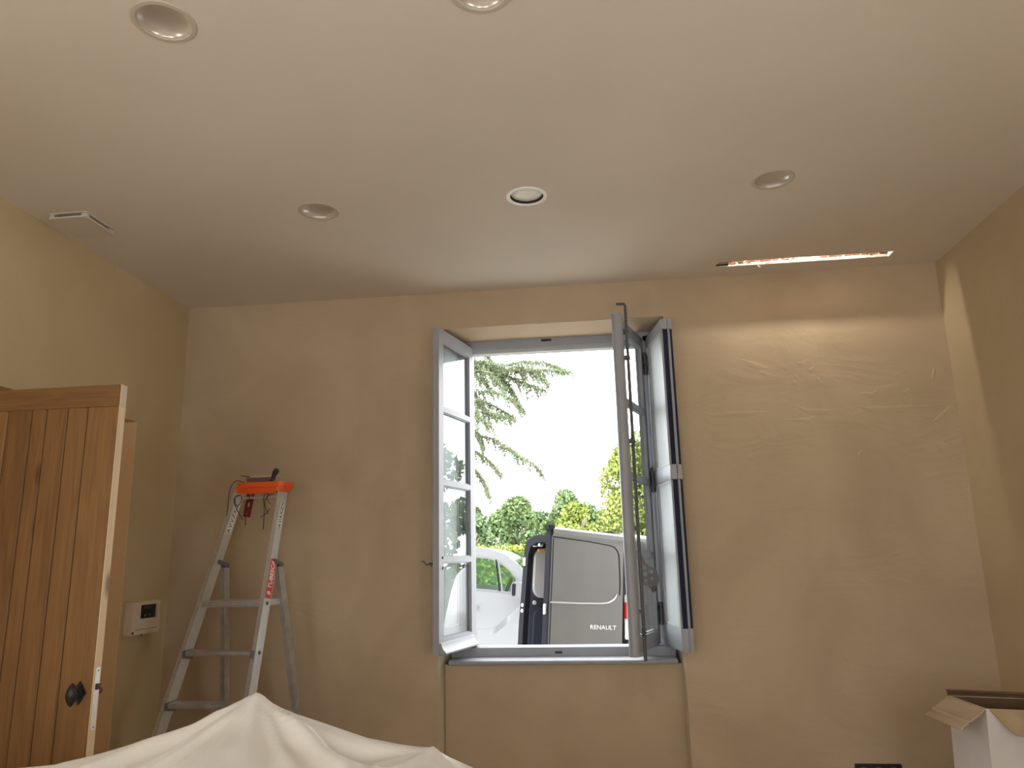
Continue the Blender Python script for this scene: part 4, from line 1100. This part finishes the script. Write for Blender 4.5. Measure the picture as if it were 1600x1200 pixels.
def crown(w, z0, z1, k, seed):
    rs = np.random.RandomState(seed); out = []
    for i in range(k):
        h = rs.uniform(0, 1); z = z0 + (z1 - z0) * h
        ww = w * math.sqrt(max(.05, 1 - (h * 1.0) ** 2.2)) * .8
        a_ = rs.uniform(0, 6.28); q = rs.uniform(.3, 1)
        rad = w * rs.uniform(.20, .36)
        out.append((math.cos(a_) * ww * q, math.sin(a_) * ww * q, z - rad * .5, rad))
    out.append((0, 0, z1 - w * .28, w * .28))
    return out
tree('broadleaf_tree', (1.6, 29, -.9), 6.2, crown(2.6, .6, 6.6, 46, 1), 26000, .085, M['leaf_lime'], 'tall lime-green tree on the right, behind the roof of the grey van', .22)
tree('broadleaf_tree', (-.75, 24.5, -.9), 4.4, crown(1.2, .6, 3.95, 26, 2), 12000, .075, M['leaf_lime'], 'lime-green bush-like tree just left of the tall lime tree')
tree('broadleaf_tree', (-1.55, 32, -.9), 4.6, crown(1.5, .6, 5.0, 26, 3), 12000, .085, M['leaf_mid'], 'narrow mid-green tree in the gap above the grey van door')
tree('broadleaf_tree', (-3.1, 29.5, -.9), 4.4, crown(1.45, .4, 4.55, 28, 4), 13000, .08, M['leaf_mid'], 'round mid-green tree above the windscreen of the white van')
tree('broadleaf_tree', (-4.6, 27, -.9), 3.6, crown(1.35, .4, 3.75, 26, 5), 12000, .08, M['leaf_deep'], 'low darker green tree above the roof of the white van')
tree('broadleaf_tree', (-3.75, 21.5, -.9), 3.6, crown(.5, .4, 3.9, 14, 6), 2600, .07, M['leaf_lime'], 'slender thin-leaved yellowish tree beside the left window leaf', .1)
tree('broadleaf_tree', (-8.6, 29, -.9), 5.0, crown(2.2, .4, 5.2, 30, 8), 12000, .10, M['leaf_mid'], 'mid-green tree hidden left of the window opening')
for i, (x, y, h, mt_) in enumerate([(6.2, 28, 6.5, 'leaf_mid'), (10.5, 26, 7.5, 'leaf_lime'), (15.5, 24, 7.0, 'leaf_mid')]):
    tree('broadleaf_tree', (x, y, -.9), h, crown(2.5, .4, h, 28, 20 + i), 9000, .13, M[mt_], ['mid-green tree out of sight right of the tall lime tree, mirrored in the panes', 'lime-green tree far to the right of the view, mirrored in the panes', 'farthest mid-green tree to the right, mirrored in the panes'][i])

for i, (x, tz) in enumerate([(-9.5, 5.4), (-7.0, 5.0), (-4.9, 4.6), (-3.0, 4.7), (-1.1, 4.9), (1.0, 5.3), (3.2, 6.0), (5.6, 6.4)]):
    tree('broadleaf_tree', (x, 36.4 + 4.2 * (i % 2), -.9), tz, crown(1.75, .2, tz, 34, 40 + i), 7500, .12, M[['leaf_mid', 'leaf_deep'][i % 2]], ['leftmost tree of the dense belt behind the hedge, out of the window view', 'second tree from the left in the dense belt behind the hedge', 'dark green belt tree showing behind the low tree at the left of the view', 'belt tree filling the gap left of the round tree', 'belt tree filling the gap right of the round tree', 'belt tree behind the narrow tree in the gap above the van door', 'belt tree behind the tall lime-green tree', 'rightmost tree of the dense belt, hidden by the right casement'][i], .15)
hd = tag(empty('hedge', (-3, 16.5, -.9)), 'clipped yellow-green hedge behind the white van', 'hedge')
n_ = 42000
hp_ = np.stack([nr.uniform(-8, 10, n_), nr.uniform(-.45, .45, n_), nr.uniform(0, 2.58, n_)], 1)
fr_k = nr.rand(n_); hp_[fr_k < .55, 1] = -.45 + nr.normal(size=(fr_k < .55).sum()) * .04; tp = fr_k > .82; hp_[tp, 2] = 2.56 + nr.normal(size=tp.sum()) * .025
v_, f_ = leaves(hp_, .05); np_mesh('foliage', v_, f_, M['hedge'], hd, kind='stuff')
MB().box((-8, -.36, 0), (10, .36, 2.47)).build('inner_mass', M['leaf_mid'], hd)

# cedar: trunk out of view on the left, long drooping boughs reaching in
cd = tag(empty('cedar_tree', (-6.8, 14.4, -.6)), 'cedar with long drooping boughs hanging in from the left', 'tree')
co_ = Vector((-6.8, 14.4, -.6))
tk = MB(); tk.tube([(0, 0, 0), (.1, 0, 3), (0, .1, 6), (0, 0, 10)], [.45, .38, .28, .1], 14); tk.build('trunk', M['bark'], cd, smooth=True)
boughs = [[(-6.8, 4.6), (-5, 5.3), (-3.4, 5.42), (-2.36, 5.22), (-1.95, 5.08), (-1.71, 5.03), (-1.34, 5.13), (-.97, 5.15), (-.75, 5.08), (-.58, 4.96)],
          [(-1.9, 5.06), (-1.4, 4.98), (-.97, 4.92), (-.45, 4.83)],
          [(-3.4, 5.4), (-2.36, 5.22), (-1.95, 5.0), (-1.72, 4.78), (-1.55, 4.5), (-1.46, 4.25)],
          [(-6.8, 4.0), (-4.6, 4.7), (-3.2, 4.66), (-2.37, 4.6), (-1.95, 4.56), (-1.62, 4.40), (-1.36, 4.18)],
          [(-2.37, 4.58), (-2.1, 4.2), (-1.86, 4.08), (-1.55, 3.98)],
          [(-6.8, 3.4), (-4.4, 4.0), (-3.0, 3.95), (-2.40, 3.82), (-2.04, 3.72), (-1.74, 3.52), (-1.39, 3.26), (-1.20, 3.14), (-1.06, 2.97)],
          [(-3.0, 3.75), (-2.38, 3.50), (-2.1, 3.30), (-1.84, 3.0)],
          [(-2.6, 4.3), (-2.37, 4.2), (-2.15, 4.02), (-1.95, 3.84)],
          [(-2.4, 5.7), (-2.13, 5.46), (-2.0, 5.2), (-1.85, 5.0)],
          [(-2.6, 3.3), (-2.38, 3.15), (-2.2, 2.9), (-2.1, 2.6)],
          [(-2.7, 5.25), (-2.36, 5.12), (-2.1, 4.98), (-1.9, 4.80), (-1.78, 4.62)],
          [(-2.7, 5.15), (-2.36, 5.0), (-2.15, 4.80), (-2.0, 4.62)],
          [(-2.1, 5.12), (-1.75, 4.95), (-1.45, 4.80), (-1.2, 4.66), (-.98, 4.52)],
          [(-1.5, 5.06), (-1.2, 4.95), (-.95, 4.74), (-.88, 4.62)],
          [(-2.7, 4.5), (-2.36, 4.42), (-2.1, 4.38), (-1.8, 4.24), (-1.6, 4.1)],
          [(-2.6, 4.0), (-2.36, 3.9), (-2.25, 3.7), (-2.2, 3.5)]]
ndl, tw = [], MB()
for bi, b in enumerate(boughs):
    P3 = [Vector((x, 14 + .25 * math.sin(bi * 2.1 + k_), z)) for k_, (x, z) in enumerate(b)]
    pts = []
    for i in range(len(P3) - 1):
        n_s = max(2, int((P3[i+1] - P3[i]).length / .06))
        for k_ in range(n_s): pts.append(P3[i].lerp(P3[i+1], k_ / n_s))
    pts.append(P3[-1])
    L_ = len(pts)
    ob = MB(); ob.tube([p - co_ for p in pts[::3] + [pts[-1]]], [max(.006, .035 * (1 - i / (L_ / 3 + 1))) for i in range(len(pts[::3]) + 1)], 6)
    ob.build('bough', M['bark'], cd, smooth=True)
    for i, p in enumerate(pts):
        if p.x < -4: continue
        t = i / L_
        for _ in range(60): ndl.append(p + Vector((rng.gauss(0, .04), rng.gauss(0, .06), rng.gauss(-.01, .038) * (1.4 - .9 * t))))
        if True:
            # drooping side twigs
            ln = rng.uniform(.15, .62) * (1.1 - .75 * t) * (1.25 if bi in (2, 3, 5) else 1)
            dirx = rng.uniform(.05, .85); q = p.copy(); st0 = q.copy(); tp_ = [q - co_]
            ns = max(3, int(ln / .035)); dy_ = rng.uniform(-.5, .5)
            for s_ in range(ns):
                q = q + Vector((dirx * .02, dy_ * .02, -.032 + rng.uniform(-.006, .01))) ; tp_.append(q - co_)
                for _ in range(int(14 * (1 - .5 * s_ / ns))): ndl.append(q + Vector((rng.gauss(0, .017), rng.gauss(0, .03), rng.gauss(0, .016))))
            tw.tube(tp_[::2] + [tp_[-1]], .004, 4)
tw.build('twigs', M['bark'], cd, kind='stuff')
C3 = np.array([tuple(p - co_) for p in ndl])
v_, f_ = leaves(C3, .021, aspect=.45)
np_mesh('needles', v_, f_, M['needle'], cd, kind='stuff')
print('needles', len(C3))
